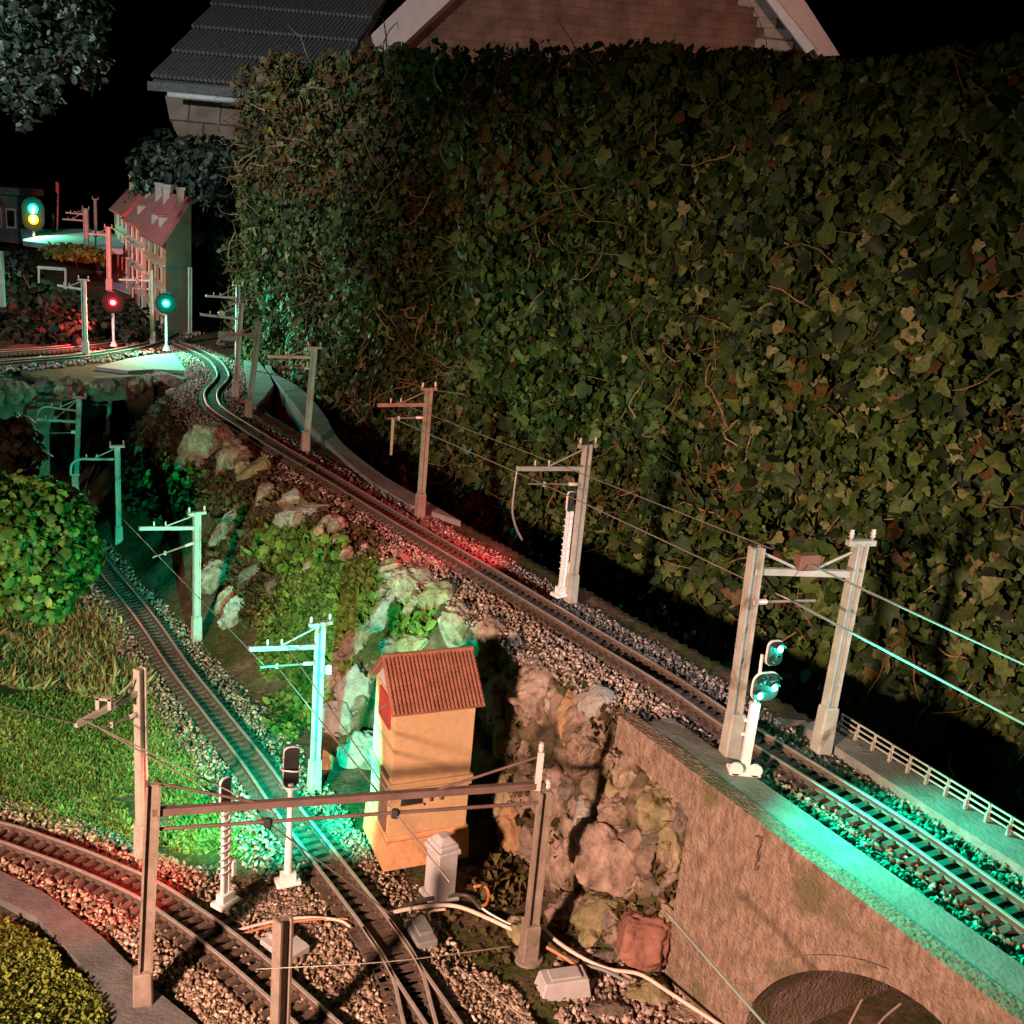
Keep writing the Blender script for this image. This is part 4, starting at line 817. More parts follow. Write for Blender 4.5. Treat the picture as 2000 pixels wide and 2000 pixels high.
zc = hgt(fl, 1535); mb = MB(); mb.box(TP(wT/2, dT/2, zc), (wT+.03, dT+.03, .02), RT); mb.box(TP(wT/2, dT/2, zc-.04), (wT+.02, dT+.02, .018), RT); mb.build("cornice_band", M_['orange'], tw)
gz = .17; mb = MB()                                        # gable ends: ridge runs along x
for x in (0.004, wT-.004-.02): mb.prism([TP(x,0,Ht), TP(x,dT,Ht), TP(x,dT/2,Ht+gz)], fxv*.02)
mb.build("gable", M_['grey_gable'], tw)
ov, oe = .035, .05
def roof_slope(sign):
    mb = MB(); y_e = -oe if sign < 0 else dT+oe; ze = Ht-gz*oe/(dT/2)*1.0
    a, b_, c, d = TP(-ov,y_e,ze+.012), TP(wT+ov,y_e,ze+.012), TP(wT+ov,dT/2,Ht+gz+.022), TP(-ov,dT/2,Ht+gz+.022); nrm = np.cross(b_-a, d-a); nrm /= np.linalg.norm(nrm); nrm *= (1 if nrm[2] > 0 else -1)
    mb.prism([a,b_,c,d], nrm*-.014)
    rows, cols = 13, 24; up = (d-a)/rows; sd = (b_-a)/cols
    for r in range(rows):
        for k in range(cols):
            p = a+up*r+sd*(k+.5); V = []
            for uu, lift in ((0.0,.013),(1.08,.003)):
                for s_, hh in ((-.5,0.),(-.3,.007),(0,.010),(.3,.007),(.5,0.)): V.append(p+up*uu+sd*s_*1.0+nrm*(hh+lift))
            mb.add(V, [[0,1,6,5],[1,2,7,6],[2,3,8,7],[3,4,9,8],[0,4,3,2,1]])
    return mb
mb = roof_slope(-1); mb2 = roof_slope(1); mb.add(np.vstack(mb2.V), mb2.Fc)
for k in range(15): mb.lathe(TP(-ov+(wT+2*ov)*k/15,dT/2,Ht+gz+.022), [(.017,0),(.020,(wT+2*ov)/15*.95),(.014,(wT+2*ov)/15)], 10, axis=fxv)
rf = mb.build("roof", M_['tile'], tw)
mb = MB(); mb.box(TP(wT/2,-.012,Ht-.018), (wT*.62,.02,.02), RT); mb.build("eave_board", M_['orange'], tw)
mb = MB(); mb.box(TP(-.004, dT*.47, Ht-.10), (.014,.20,.17), RT); sh = mb.build("shutter", M_['redpaint'], tw)
mb = MB(); mb.tube([TP(-.015,dT*.47-.05,Ht-.06), TP(-.018,dT*.47+.06,Ht-.15)], .004, 6); mb.build("iron_bar", M_['wire'], sh)
mb = MB(); mb.box(TP(-.004, dT*.30, .36), (.014,.13,.36), RT); mb.build("door", M_['brown'], tw)
mb = MB(); mb.box(TP(.115,-.004,zc-.10), (.115,.014,.055), RT); vv = mb.build("vent", M_['glassdark'], tw)
mb = MB(); mb.box(TP(.115,-.008,zc-.066), (.135,.02,.012), RT); mb.box(TP(.115,-.008,zc-.134), (.135,.02,.012), RT); mb.build("vent_frame", M_['orange'], vv)
for x in (.225,.285): mb = MB(); mb.box(TP(x,-.006,zc-.10), (.014,.02,.05), RT, bev=.004); mb.build("wall_hook", M_['brown'], tw)
# grey cabinet in front of the tower
kb = P(858,1742,ZL-.03); kb[2] = ZL-.05; ck = thing("cabinet", "small grey stone cabinet with a stepped cap standing before the orange tower", "cabinet", kb)
ra = math.radians(35); RK = np.array([[math.cos(ra),-math.sin(ra),0],[math.sin(ra),math.cos(ra),0],[0,0,1]])
mb = MB(); mb.box(kb+[0,0,.13], (.115,.135,.30), RK, bev=.004); mb.build("body", M_['greyplastic'], ck)
mb = MB(); mb.box(kb+[0,0,.006], (.16,.17,.03), RK, bev=.006); mb.build("base", M_['greyplastic'], ck)
mb = MB(); mb.box(kb+[0,0,.295], (.14,.16,.03), RK, bev=.006); mb.box(kb+[0,0,.325], (.12,.14,.03), RK, bev=.008); mb.box(kb+[0,0,.355], (.10,.115,.035), RK, taper=.6, bev=.006); mb.build("cap", M_['greyplastic'], ck)

# ------------------------------------------------------------------ small boxes and cables on the ground
def gbox(name, x, y, sz, ang, label, cat, mat='greyplastic', z=None, taper=1.0, lid=None):
    p = P(x, y, ZL-.02 if z is None else z); a = math.radians(ang); R = np.array([[math.cos(a),-math.sin(a),0],[math.sin(a),math.cos(a),0],[0,0,1]])
    t = thing(name, label, cat, p); mb = MB(); mb.box(p+[0,0,0], sz, R, bev=.006, taper=taper); mb.build("casing", M_[mat], t)
    if lid: mb = MB(); mb.box(p+[lid[0]*sz[0],lid[1]*sz[1],sz[2]/2+lid[3]/2], (sz[0]*lid[2],sz[1]*lid[2],lid[3]), R, bev=.004); mb.build("lid", M_[mat], t)
gbox("point_motor", 556, 1848, (.20,.15,.05), -38, "flat pale grey point motor between the curved track and the points", "point motor", lid=(-.15,.1,.45,.03))
gbox("switch_box", 822, 1826, (.11,.19,.06), 28, "flat dark grey switch box right of the points", "switch box", 'concrete', lid=(0,.1,.7,.02))
gbox("junction_box", 1100, 1920, (.26,.13,.10), 18, "pale pink wedge-shaped junction box below the gantry's right post", "junction box", z=GZ+.03, taper=.86, lid=(0,0,.6,.012))
def cable(px, label, mat='cable', r=.010, z=GZ+.05, cat="cable"):
    pts = []
    for q in px:
        zz = z+(q[2] if len(q) > 2 else 0); pts.append(P(q[0], q[1], zz))
    q = spline(pts, 50); mb = MB(); mb.tube(q, r, 8); return tag(mb.build("ground_cable", M_[mat], smooth=True), label, cat, "cables on the ground")
cable([(755,1785),(800,1775),(860,1768),(900,1772),(950,1792),(1000,1815),(1030,1826)], "thick pale pink cable arching from the points to the gantry's right post", r=.011)
cable([(1055,1808),(1090,1840),(1140,1872),(1190,1893),(1250,1903),(1310,1940),(1380,1985),(1420,2010)], "long pale cable from the gantry's right post to the bottom edge near the arch", r=.010)
cable([(1060,1828),(1090,1860),(1130,1880)], "short dark cable under the long pale one", 'cable_dark', .012)
cable([(1068,1850),(1100,1868),(1125,1886)], "short orange cable ending at the pink junction box", 'cable_orange', .009)
cable([(1140,1885),(1180,1895),(1230,1920)], "short grey cable stub behind the pink junction box", 'concrete', .009)
cable([(460,1818),(530,1800),(600,1792),(660,1797),(685,1810)], "pale cable crossing the gravel between the two lower tracks", r=.008)
cable([(465,1826),(540,1806),(620,1795),(680,1795)], "orange-pink cable lying against the pale one between the two lower tracks", 'cable_orange', .006)
cable([(925,1732),(945,1730),(955,1745),(950,1765),(935,1772)], "small looped orange cable right of the grey cabinet", 'cable_orange', .009)
cable([(750,1790),(820,1760),(905,1748),(940,1775)], "dark cable in front of the grey cabinet", 'cable_dark', .011)
cable([(840,1800),(838,1785),(850,1778),(870,1776)], "curled end of a cable beside the dark grey switch box", r=.007)
cable([(920,1755),(950,1780),(985,1800),(1000,1806)], "thin white cable behind the thick pink one", 'white', .006)
cable([(1700,1925),(1680,1960),(1655,2010)], "pale straight stick leaning under the arch", r=.007, z=GZ-.05, cat="stick")
cable([(1760,1960),(1730,1985),(1700,2020)], "second pale stick right of the straight one under the arch", r=.006, z=GZ-.05, cat="stick")

_HT = {}
def hit_fast(x, y):
    """terrain point under a picture position, from a coarse table of depths"""
    kx, ky = int(x//12), int(y//12)
    if (kx, ky) not in _HT: _HT[(kx, ky)] = float((hit(kx*12+6, ky*12+6)-CAM) @ _F)
    d0 = _HT[(kx, ky)]; d = ray(x, y); t = np.linspace(d0*.92, d0*1.08, 24); p = CAM+t[:, None]*d; z = terrf(p[:,0], p[:,1]); b = p[:,2] < z; k = int(b.argmax()) if b.any() else len(t)-1
    if k == 0: return p[0]
    g0, g1 = p[k-1,2]-z[k-1], p[k,2]-z[k]; f = np.clip(g0/(g0-g1+1e-9), 0, 1); return p[k-1]+(p[k]-p[k-1])*f
# ------------------------------------------------------------------ rocks
def ico(sub):
    V = [tuple(v) for v in ICO_V]; F = [tuple(f) for f in ICO_F]
    for _ in range(sub):
        mid = {}; F2 = []
        def gm(a, b):
            k = (min(a,b), max(a,b))
            if k not in mid:
                m = (np.array(V[a])+np.array(V[b]))/2; m /= np.linalg.norm(m); V.append(tuple(m)); mid[k] = len(V)-1
            return mid[k]
        for a, b, c in F: x, y, z = gm(a,b), gm(b,c), gm(c,a); F2 += [(a,x,z),(b,y,x),(c,z,y),(x,y,z)]
        F = F2
    return np.array(V), F
IV, IF = ico(4)
ROCKM = {
 'buff': noisy("rock_buff", (0.17,0.12,0.08), (0.42,0.315,0.23), 13, .9, 1.0, 16, c3=(.29,.21,.15), dist=.05, stain=((.09,.07,.03), 5, .55)),
 'pink': noisy("rock_pink", (0.13,0.085,0.062), (0.34,0.235,0.185), 13, .9, 1.0, 15, c3=(.235,.16,.122), dist=.05, stain=((.085,.06,.03), 5, .54)),
 'grey': noisy("rock_grey", (0.20,0.18,0.16), (0.36,0.33,0.295), 6, .9, .8, 22, dist=.05, stain=((.10,.09,.05), 4, .58)),
 'olive': noisy("rock_mossy", (0.12,0.105,0.05), (0.31,0.24,0.15), 6, .95, .9, 22, c3=(.20,.16,.085), dist=.035),
 'orange': noisy("rock_orange", (0.20,0.11,0.05), (0.34,0.195,0.10), 7, .9, .7, 25, dist=.025),
 'red': noisy("rock_red", (0.15,0.065,0.045), (0.29,0.125,0.095), 7, .9, .8, 20, dist=.03),
 'dark': noisy("rock_dark", (0.07,0.055,0.045), (0.16,0.125,0.10), 7, .9, .9, 22, dist=.03)}
def rock(x, y, wpx, hpx, ang, mat, label, lift=0.0, seed=None, blocky=0.0, thick=None, dep=None):
    c = hit(x, y) if dep is None else D(x, y, dep); dp = depth(c); a, b = wpx/2*dp/FPX, hpx/2*dp/FPX; th_ = thick*dp/FPX if thick else min(a, b)*.95+.25*max(a, b)*.3
    sd = seed if seed is not None else x*.013+y*.007; rs = np.random.default_rng(int(x*31+y)); V = IV.copy()
    off = np.array([mnoise.fractal(Vector(v)*1.5+Vector((sd,sd*2,0)), .9, 2.1, 5) for v in V]); fine = np.array([mnoise.ridged_multi_fractal(Vector(v)*2.3+Vector((0,sd,sd)), .9, 2.0, 4, 1.0, 2.0) for v in V])
    V = V*(1+.30*off[:, None]-.13*(fine[:, None]-1.0))
    for _ in range(9):                                        # chip flat faces into it
        nv = rs.normal(size=3); nv /= np.linalg.norm(nv); h = rs.uniform(.62, .92); dsts = V @ nv; V = V-np.outer(np.clip(dsts-h, 0, None)*.85, nv)
    if blocky: V = np.sign(V)*np.abs(V)**(1-blocky)
    V *= np.array([a*1.03, th_*1.0, b*1.03]); t = math.radians(ang); ca, sa = math.cos(t), math.sin(t)
    Wd = V[:, 0:1]*(ca*_R+sa*_U)+V[:, 2:3]*(-sa*_R+ca*_U)+V[:, 1:2]*_F
    mb = MB(); mb.add(Wd+c+_F*th_*.35+np.array([0,0,lift]), IF); 
    cc = c+_F*th_*.35+np.array([0,0,lift])
    V0 = np.vstack(mb.V)-cc; me = bpy.data.meshes.new("rock"); me.from_pydata(V0.tolist(), [], mb.Fc); me.materials.append(ROCKM[mat]); me.polygons.foreach_set("use_smooth", [True]*len(me.polygons)); me.update()
    o = bpy.data.objects.new("rock", me); COL.objects.link(o); o.location = cc
    return tag(o, label, "rock", "rocks of the bank")
ROCKS = [
 (398,885,104,135,-10,'buff',"big craggy pale rock just below the high bend"),
 (458,908,78,92,10,'pink',"rounded pink boulder right of the big craggy rock"),
 (500,925,80,60,35,'olive',"mossy brown boulder under the pink ballast slope"),
 (514,978,42,78,-12,'buff',"upright pale rock between the mossy boulder and the flat grey one"),
 (448,1030,46,112,-42,'pink',"smooth pink tongue-shaped rock slanting right of the turquoise mast's arm"),
 (598,1008,112,52,10,'grey',"flat pale grey rock lying below the middle of the high track"),
 (652,1028,46,52,20,'buff',"small pale rock at the right end of the flat grey rock"),
 (662,1058,34,36,0,'pink',"little pink stone under the flat grey rock"),
 (622,1088,86,26,32,'buff',"thin pale wedge of rock above the green moss patch"),
 (428,1135,86,86,0,'pink',"large brown rock behind the turquoise mast of the rocky bank"),
 (440,1185,44,78,-15,'buff',"cracked pale rock right of the turquoise mast"),
 (458,1205,56,82,-12,'grey',"rounded rock half turquoise half pink at the turquoise mast's foot"),
 (510,1108,110,34,32,'dark',"dark slab slanting above the round brown stone"),
 (540,1150,52,42,0,'dark',"round brown stone under the dark slab"),
 (272,885,30,52,-15,'pink',"small pink rock beside the black arch"),
 (330,745,84,34,-6,'pink',"long pinkish ledge rock under the pale slab"),
 (280,738,44,28,0,'pink',"short pinkish ledge rock left of the long one"),
 (375,738,48,34,18,'grey',"grey-green flat rock at the start of the high bend"),
 (335,770,30,24,0,'buff',"small buff stone below the ledge rocks"),
 (345,815,36,30,0,'olive',"mossy stone in the brown undergrowth left of the big craggy rock"),
 (180,728,44,22,0,'grey',"flat pale stone on the arched wall's front"),
 (790,1100,30,42,15,'red',"small red-lit stone at the ballast edge"),  # red material paints the red light falling on this stone
 (805,1150,96,84,-20,'buff',"broad pinkish boulder below the small red-lit stone"),
 (755,1195,52,100,-42,'grey',"long grey slanting rock left of the broad pinkish boulder"),
 (858,1172,78,70,10,'olive',"brown mossy boulder right of the broad pinkish one"),
 (893,1230,84,98,-8,'buff',"pale egg-shaped boulder above the tower roof"),
 (957,1242,68,64,0,'buff',"round buff boulder right of the pale egg-shaped one"),
 (1003,1265,36,56,-8,'buff',"small upright buff stone right of the round buff boulder"),
 (1022,1300,62,50,-25,'buff',"pale pointed stone at the dark edge of the ballast"),
 (812,1262,76,60,10,'olive',"olive boulder just behind the tower roof's ridge"),
 (690,1262,46,96,-45,'pink',"pink slanting rock above the green-lit rock face"),
 (718,1240,40,90,-40,'buff',"pale slanting rock beside the olive boulder"),
 (920,1318,52,60,0,'buff',"brownish boulder against the tower roof's right end"),
 (980,1365,72,120,-4,'grey',"tall grey-green boulder right of the tower roof"),
 (935,1470,56,110,0,'olive',"dark olive boulder in the gap right of the tower"),
 (985,1465,48,150,0,'olive',"long dark mossy rock in the gap below the tall grey-green boulder"),
 (1055,1365,110,140,10,'pink',"large craggy reddish rock at the top of the bank by the bridge"),
 (1110,1412,38,116,-6,'orange',"upright orange stone beside the round grey one"),
 (1168,1385,84,86,0,'grey',"round grey boulder next to the bridge parapet"),
 (1160,1480,100,110,0,'pink',"craggy pinkish rock under the upright orange stone"),
 (1090,1560,100,130,0,'pink',"knobbly reddish rock behind the gantry's right post"),
 (1230,1520,70,80,15,'buff',"pale rock wedged below the bridge parapet"),
 (1292,1585,118,108,0,'olive',"big round olive boulder against the bridge wall"),
 (1215,1690,190,150,-12,'pink',"largest pink boulder in the middle of the bank by the bridge"),
 (1105,1705,78,130,-5,'pink',"pale pink upright rock right of the gantry's right post"),
 (1012,1640,84,130,8,'orange',"orange-brown rock left of the gantry's right post"),
 (990,1560,60,90,0,'olive',"mossy rock above the orange-brown one"),
 (1190,1800,150,100,0,'olive',"mossy brown rock above the red block"),
 (1316,1660,62,100,10,'olive',"narrow mossy rock in the gap beside the bridge wall"),
 (1100,1800,80,80,0,'pink',"low pinkish rock behind the cables"),
 (1258,1835,116,110,-4,'red',"square red block of stone above the long pale cable"),
 (1275,1958,108,72,-8,'olive',"round olive and pink stone at the bottom by the long cable"),
 (1345,1992,100,46,0,'pink',"flat pinkish stone cut by the bottom edge"),
 (1190,1990,90,60,0,'dark',"dark stone cut by the bottom edge left of the round olive one"),
 (1425,1985,80,50,0,'olive',"mossy stone at the foot of the bridge wall"),
 (1540,1992,110,40,0,'buff',"pale flat stone on the ground under the arch"),
 (15,1252,52,44,0,'orange',"orange clay lump at the left edge under the bush"),
 (700,1360,90,110,20,'grey',"upper green-lit rock left of the tower"),
 (665,1420,80,120,5,'grey',"middle green-lit rock behind the brightest turquoise mast"),
 (700,1490,90,120,-8,'grey',"lower green-lit rock beside the tower wall"),
 (650,1340,46,70,-25,'buff',"pale slanting rock top left of the green-lit rock face"),
 (640,1500,30,80,0,'orange',"orange-brown rock edge behind the brightest turquoise mast"),
 (1250,1455,60,46,-20,'pink',"small pinkish rock directly under the bridge parapet's corner"),
 (1210,1590,90,80,10,'pink',"craggy rock left of the big round olive boulder"),
 (1150,1600,70,100,-10,'grey',"greyish rock between the gantry's right post and the largest pink boulder"),
 (1305,1790,60,70,0,'olive',"mossy rock low in the corner by the bridge wall"),
 (1120,1790,90,70,0,'dark',"dark rock left of the red block"),
 (1035,1490,60,80,0,'pink',"pinkish rock behind the gantry's top insulators"),
 (1075,1640,60,90,0,'olive',"mossy rock just right of the gantry's right post"),
 (1290,1650,70,50,0,'dark',"dark rock under the big round olive boulder"),
 (1320,1850,60,90,0,'dark',"dark stone right of the red block"),
 (1180,1880,90,40,0,'dark',"low dark stone under the red block's left side"),
 (960,1290,60,44,0,'olive',"olive stone between the round buff boulder and the tall grey-green one"),
 (1010,1400,40,90,0,'dark',"narrow dark rock right of the tall grey-green boulder"),
 (880,1290,50,50,0,'buff',"buff stone touching the tower roof's ridge end"),
 (845,1110,40,30,0,'pink',"small pinkish stone between the red-lit stone and the ballast"),
 (770,1270,60,50,0,'pink',"reddish stone hidden behind the tower's left gable"),
 (500,1650,0,0,0,'dark',"")]
for i, r in enumerate(ROCKS):
    if r[2] <= 0: continue
    rock(*r[:7], blocky=.35 if r[5] == 'red' and r[2] > 80 else 0.12)
# small stones packed between the boulders
IV3, IF3 = ico(3); _rk = np.random.default_rng(21)
def small_stone(x, y, wpx, mat, label, group, at=None):
    c = hit_fast(x, y) if at is None else at; dp = depth(c); a = wpx/2*dp/FPX; V = IV3.copy()
    if -.45 < float(lateral(UP, [c[0]], [c[1]])[0][0]) < .6 and c[1] < 12.5: return None
    sd = _rk.uniform(0, 50)
    V = V*(1+.30*np.array([mnoise.fractal(Vector(v)*1.6+Vector((sd,sd,0)), .9, 2.1, 4) for v in V])[:, None])
    for _ in range(8):
        nv = _rk.normal(size=3); nv /= np.linalg.norm(nv); V = V-np.outer(np.clip(V @ nv-_rk.uniform(.6,.9), 0, None)*.85, nv)
    V = (V*np.array([1.15, .9, .85])*a) @ rand_rot(1)[0].T
    me = bpy.data.meshes.new("stone"); me.from_pydata(V.tolist(), [], [list(f) for f in IF3]); me.materials.append(ROCKM[mat]); me.polygons.foreach_set("use_smooth", [True]*len(me.polygons)); me.update()
    o = bpy.data.objects.new("stone", me); COL.objects.link(o); o.location = c+np.array([0,0,a*.25]); return tag(o, label, "stone", group)
CR = [(395,850),(470,880),(560,950),(640,1000),(720,1060),(800,1120),(870,1180),(960,1230),(1060,1300),(1150,1370)]
for i in range(44):
    t_ = _rk.uniform(0, len(CR)-1.001); j = int(t_); f_ = t_-j; x = CR[j][0]*(1-f_)+CR[j+1][0]*f_; y = CR[j][1]*(1-f_)+CR[j+1][1]*f_
    small_stone(x+_rk.normal(0,14), y+_rk.uniform(2,75), _rk.uniform(24,46), _rk.choice(['buff','pink','buff','grey','olive']), "small rounded stone packed along the top edge of the bank below the ballast", "small stones along the bank's top edge")
for i in range(46):
    x, y = _rk.uniform(930,1335), _rk.uniform(1310,1860)
    if y < 1285+(x-930)*.25 or (x < 1000 and y > 1760): continue
    small_stone(x, y, _rk.uniform(28,58), _rk.choice(['buff','pink','pink','olive','dark']), "small rough stone wedged between the big boulders right of the tower", "small stones wedged between the boulders")
for i in range(26):
    s_ = _rk.uniform(.3, s1-.1); small_stone(0, 0, _rk.uniform(20,46), _rk.choice(['pink','olive','dark','olive','buff']), "small stone on the edge of the arched wall's top", "small stones on the arched wall", at=fp(s_, _rk.uniform(-.13,-.03))+wn*_rk.uniform(.02,.12))
# the tightly stacked rough stone face behind and between the boulders
def stone_face(px0, px1, py0, py1, step, label, name="stone_bank"):
    us = np.arange(px0, px1, step); vs = np.arange(py0, py1, step); H_ = np.array([[hit_fast(u, v) for u in us] for v in vs]); UU, VV = np.meshgrid(us, vs)
    rs = np.random.default_rng(5); seeds = np.array([(x+rs.uniform(-20,20), y+rs.uniform(-24,24)) for x in np.arange(px0-40, px1+40, 40) for y in np.arange(py0-40, py1+40, 48)])
    wx = UU+9*vnoise(UU, VV, .05, 2)+5*vnoise(UU, VV, .13, 4); wy = VV+9*vnoise(UU, VV, .05, 3)+5*vnoise(UU, VV, .13, 5)
    dd_ = np.sqrt((wx[..., None]-seeds[:, 0])**2*1.15+(wy[..., None]-seeds[:, 1])**2*.8); so_ = np.sort(dd_, axis=2); cell = dd_.argmin(2); edge = np.clip((so_[..., 1]-so_[..., 0])/16, 0, 1)
    lev = rs.uniform(.4, 1.3, len(seeds))[cell]; hh_ = (edge**.5)*.085*lev+.035*vnoise(UU, VV, .07, 7)+.022*vnoise(UU, VV, .16, 8)-.03
    Pn = H_-_F*hh_[..., None]*.8+np.array([0,0,.25])*hh_[..., None]
    du_, _ = lateral(UP, H_[..., 0], H_[..., 1]); okp = (du_ < -.43) & (H_[..., 2] > GZ+.02) & ((H_[..., 0]-WALL0[0])*WD[0]+(H_[..., 1]-WALL0[1])*WD[1] < WEND-.02)
    F_ = []; nu = len(us)
    for j in range(len(vs)-1):
        for i in range(nu-1):
            c4 = [(j,i),(j,i+1),(j+1,i+1),(j+1,i)]; z4 = [depth(H_[a]) for a in c4]
            if all(okp[a] for a in c4) and max(z4)-min(z4) < .25: F_.append([j*nu+i, (j+1)*nu+i, (j+1)*nu+i+1, j*nu+i+1])
    m = ramped('rock_face_mat', [(0,(0.05,0.04,0.022)),(.2,(0.13,0.10,0.055)),(.45,(0.20,0.135,0.10)),(.7,(0.30,0.205,0.155)),(.9,(0.37,0.27,0.21)),(1,(0.30,0.25,0.13))], .92, .2, 9, 0, 1.0, 20)
    mb = MB(); mb.add(Pn.reshape(-1,3), F_); rv = np.clip(rs.uniform(.12, 1, len(seeds))[cell]*(.35+.65*edge)+.25*vnoise(UU, VV, .09, 9), 0, 1)
    return tag(mb.build(name, m, None, True, rv.ravel()), label, 'rock face')
stone_face(905, 1350, 1285, 1885, 4, "rough mossy stacked stone face of the bank between the orange tower and the bridge")
stone_face(610, 760, 1290, 1590, 4, "rough green-lit stone face of the bank just left of the orange tower")
# flat paving stones at the bridge shoulder
M_['slabs'] = ROCKM['grey']
for (x, y, w_, h_, lab) in ((1330,1470,70,36,"flat grey paving stone at the portal's left foot"),(1265,1430,80,34,"flat brown paving stone on the bridge shoulder"),(1375,1500,60,26,"cracked pale paving stone beside the green signal's foot")):
    o = rock(x, y, w_, h_, -30, 'grey', lab, thick=20)

# ------------------------------------------------------------------ ivy hedge
HB = np.array([2.95, 6.25, 0.]); Hd = np.array([-.61, .79, 0.]); Hd /= np.linalg.norm(Hd); Hn = np.array([-Hd[1], Hd[0], 0.])
if Hn @ (CAM-HB) < 0: Hn = -Hn
def hsz(x, y): q = onplane(x, y, HB, Hn); return (q-HB) @ Hd, q[2]
TOPPX = [(462,135),(500,118),(560,102),(690,88),(1200,95),(1630,103),(1720,112),(1830,82),(2000,60)]
BOTPX = [(455,640),(500,690),(600,760),(700,850),(800,935),(1000,1085),(1100,1180),(1250,1300),(1400,1395),(1550,1440),(1700,1455),(1850,1540),(2000,1630)]
tp = sorted(hsz(*q) for q in TOPPX); bp = sorted(hsz(*q) for q in BOTPX)
ts, tz = np.array(tp).T; bs, bz = np.array(bp).T
smin, smax = -2.2, max(ts)
hd = thing("ivy_hedge", "tall dark wall of ivy leaves filling the photo's centre and right behind the high track", "ivy hedge", HB+Hd*4-[0,0,2.3])
Nl = 120000
_u = RNG.random(Nl*2); S_ = smin+(smax+.15-smin)*_u**.82; Z_ = RNG.uniform(-2.0, 4.4, Nl*2)
zt_ = np.interp(S_, ts, tz)+0.10*vnoise(S_, 0*S_, 3, 1)+.05*vnoise(S_, 0*S_, 9, 2); zb_ = np.interp(S_, bs, bz)+.45*vnoise(S_, 0*S_, 1.6, 4)+.2*vnoise(S_, 0*S_, 5, 7)
left_edge = smax+.25*vnoise(Z_, 0*Z_, 1.2, 3)-.1
ok = (Z_ < zt_) & (Z_ > zb_) & (S_ < left_edge)
clump = vnoise(S_, Z_, 1.1, 11)+.7*vnoise(S_, Z_, 2.6, 12)
hole = vnoise(S_, Z_, 3.4, 21)+.5*vnoise(S_, Z_, 7, 22); ok &= ~((hole > .42) & (RNG.random(len(S_)) < .93))
dry = sstep(1.4, 2.6, Z_-0.02*S_)*sstep(3.0, 5.5, S_)
ok &= RNG.random(len(S_)) > dry*.55
S_, Z_, clump, dry = S_[ok][:Nl], Z_[ok][:Nl], clump[ok][:Nl], dry[ok][:Nl]; N = len(S_)
dpth = .50*clump+RNG.uniform(-.30, .18, N)+.10*vnoise(S_, Z_, 6, 17)
pos = HB+np.outer(S_, Hd)+np.outer(dpth, Hn); pos[:, 2] = Z_
nrm = Hn[None]*1.0+RNG.normal(size=(N,3))*.62+np.array([0,0,.25])
spin = math.pi+RNG.normal(size=N)*.95
size = np.clip(RNG.lognormal(-.05, .42, N), .4, 2.1)*np.interp(S_, [-2, 2, 7, 14], [.084,.083,.068,.056])
col = np.clip(RNG.normal(.40, .20, N)+.12*vnoise(S_, Z_, .9, 31), 0, .80); yl = RNG.random(N); col = np.where(yl > .972, RNG.uniform(.84, 1., N), col); col = np.where(dry*RNG.random(N) > .45, RNG.uniform(.86,1,N), col)
M_['ivy'] = ramped("ivy_leaf", [(0,(0.010,0.020,0.006)),(0.28,(0.024,0.048,0.009)),(0.52,(0.062,0.102,0.020)),(0.72,(0.125,0.165,0.040)),(0.80,(0.24,0.235,0.10)),(0.86,(0.13,0.085,0.016)),(0.93,(0.11,0.05,0.015)),(0.985,(0.13,0.05,0.02)),(1,(0.26,0.24,0.03))], .58, .3, 42, .12)
scatter("leaves", IVY, pos, rot_from(nrm, spin), size, M_['ivy'], col, parent=hd)
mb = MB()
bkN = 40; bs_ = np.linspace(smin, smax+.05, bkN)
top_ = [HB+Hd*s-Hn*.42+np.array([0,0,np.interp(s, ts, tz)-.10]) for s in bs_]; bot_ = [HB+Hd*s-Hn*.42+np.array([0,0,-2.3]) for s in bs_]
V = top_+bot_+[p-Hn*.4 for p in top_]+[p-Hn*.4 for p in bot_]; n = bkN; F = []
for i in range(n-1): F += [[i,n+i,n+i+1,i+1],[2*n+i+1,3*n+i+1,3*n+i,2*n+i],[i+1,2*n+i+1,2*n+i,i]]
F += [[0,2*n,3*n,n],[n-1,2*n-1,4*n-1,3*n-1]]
mb.add(V, F); mb.build("backing", noisy("hedge_depth", (0.012,0.010,0.006), (0.035,0.026,0.014), 8, .95, .8, 30, dist=.03), hd)  # near-black slab added as the shade deep between the leaves
# stems and dead twigs
M_['twig'] = ramped("twig", [(0,(0.07,0.04,0.018)),(.5,(0.19,0.095,0.045)),(1,(0.40,0.25,0.14))], .8, .2, 20)
def twigs(name, n, sampler, mat, parent, L=(.15,.6), r=(.004,.009)):
    VV = []; FF = []; RR = []; base = 0
    for _ in range(n):
        p, d, nn = sampler(); k = random.randint(5, 8); Lw = random.uniform(*L)/k; pts = [np.array(p)]
        for _i in range(k): d = d+np.array([random.gauss(0,.38) for _ in range(3)])+nn*random.gauss(.0,.1); d /= np.linalg.norm(d); pts.append(pts[-1]+d*Lw)
        m_ = MB(); rr0 = random.uniform(*r); m_.tube(pts, np.linspace(rr0, rr0*.4, len(pts)), 4, cap=False); v = np.vstack(m_.V); VV.append(v); FF.append(np.array(m_.Fc)+base); base += len(v); RR.append(np.full(len(v), random.random()))
    V = np.vstack(VV); F = np.vstack(FF); return raw_mesh(name, V, F.ravel(), np.arange(len(F))*4, np.full(len(F), 4), mat, np.concatenate(RR), True, parent)
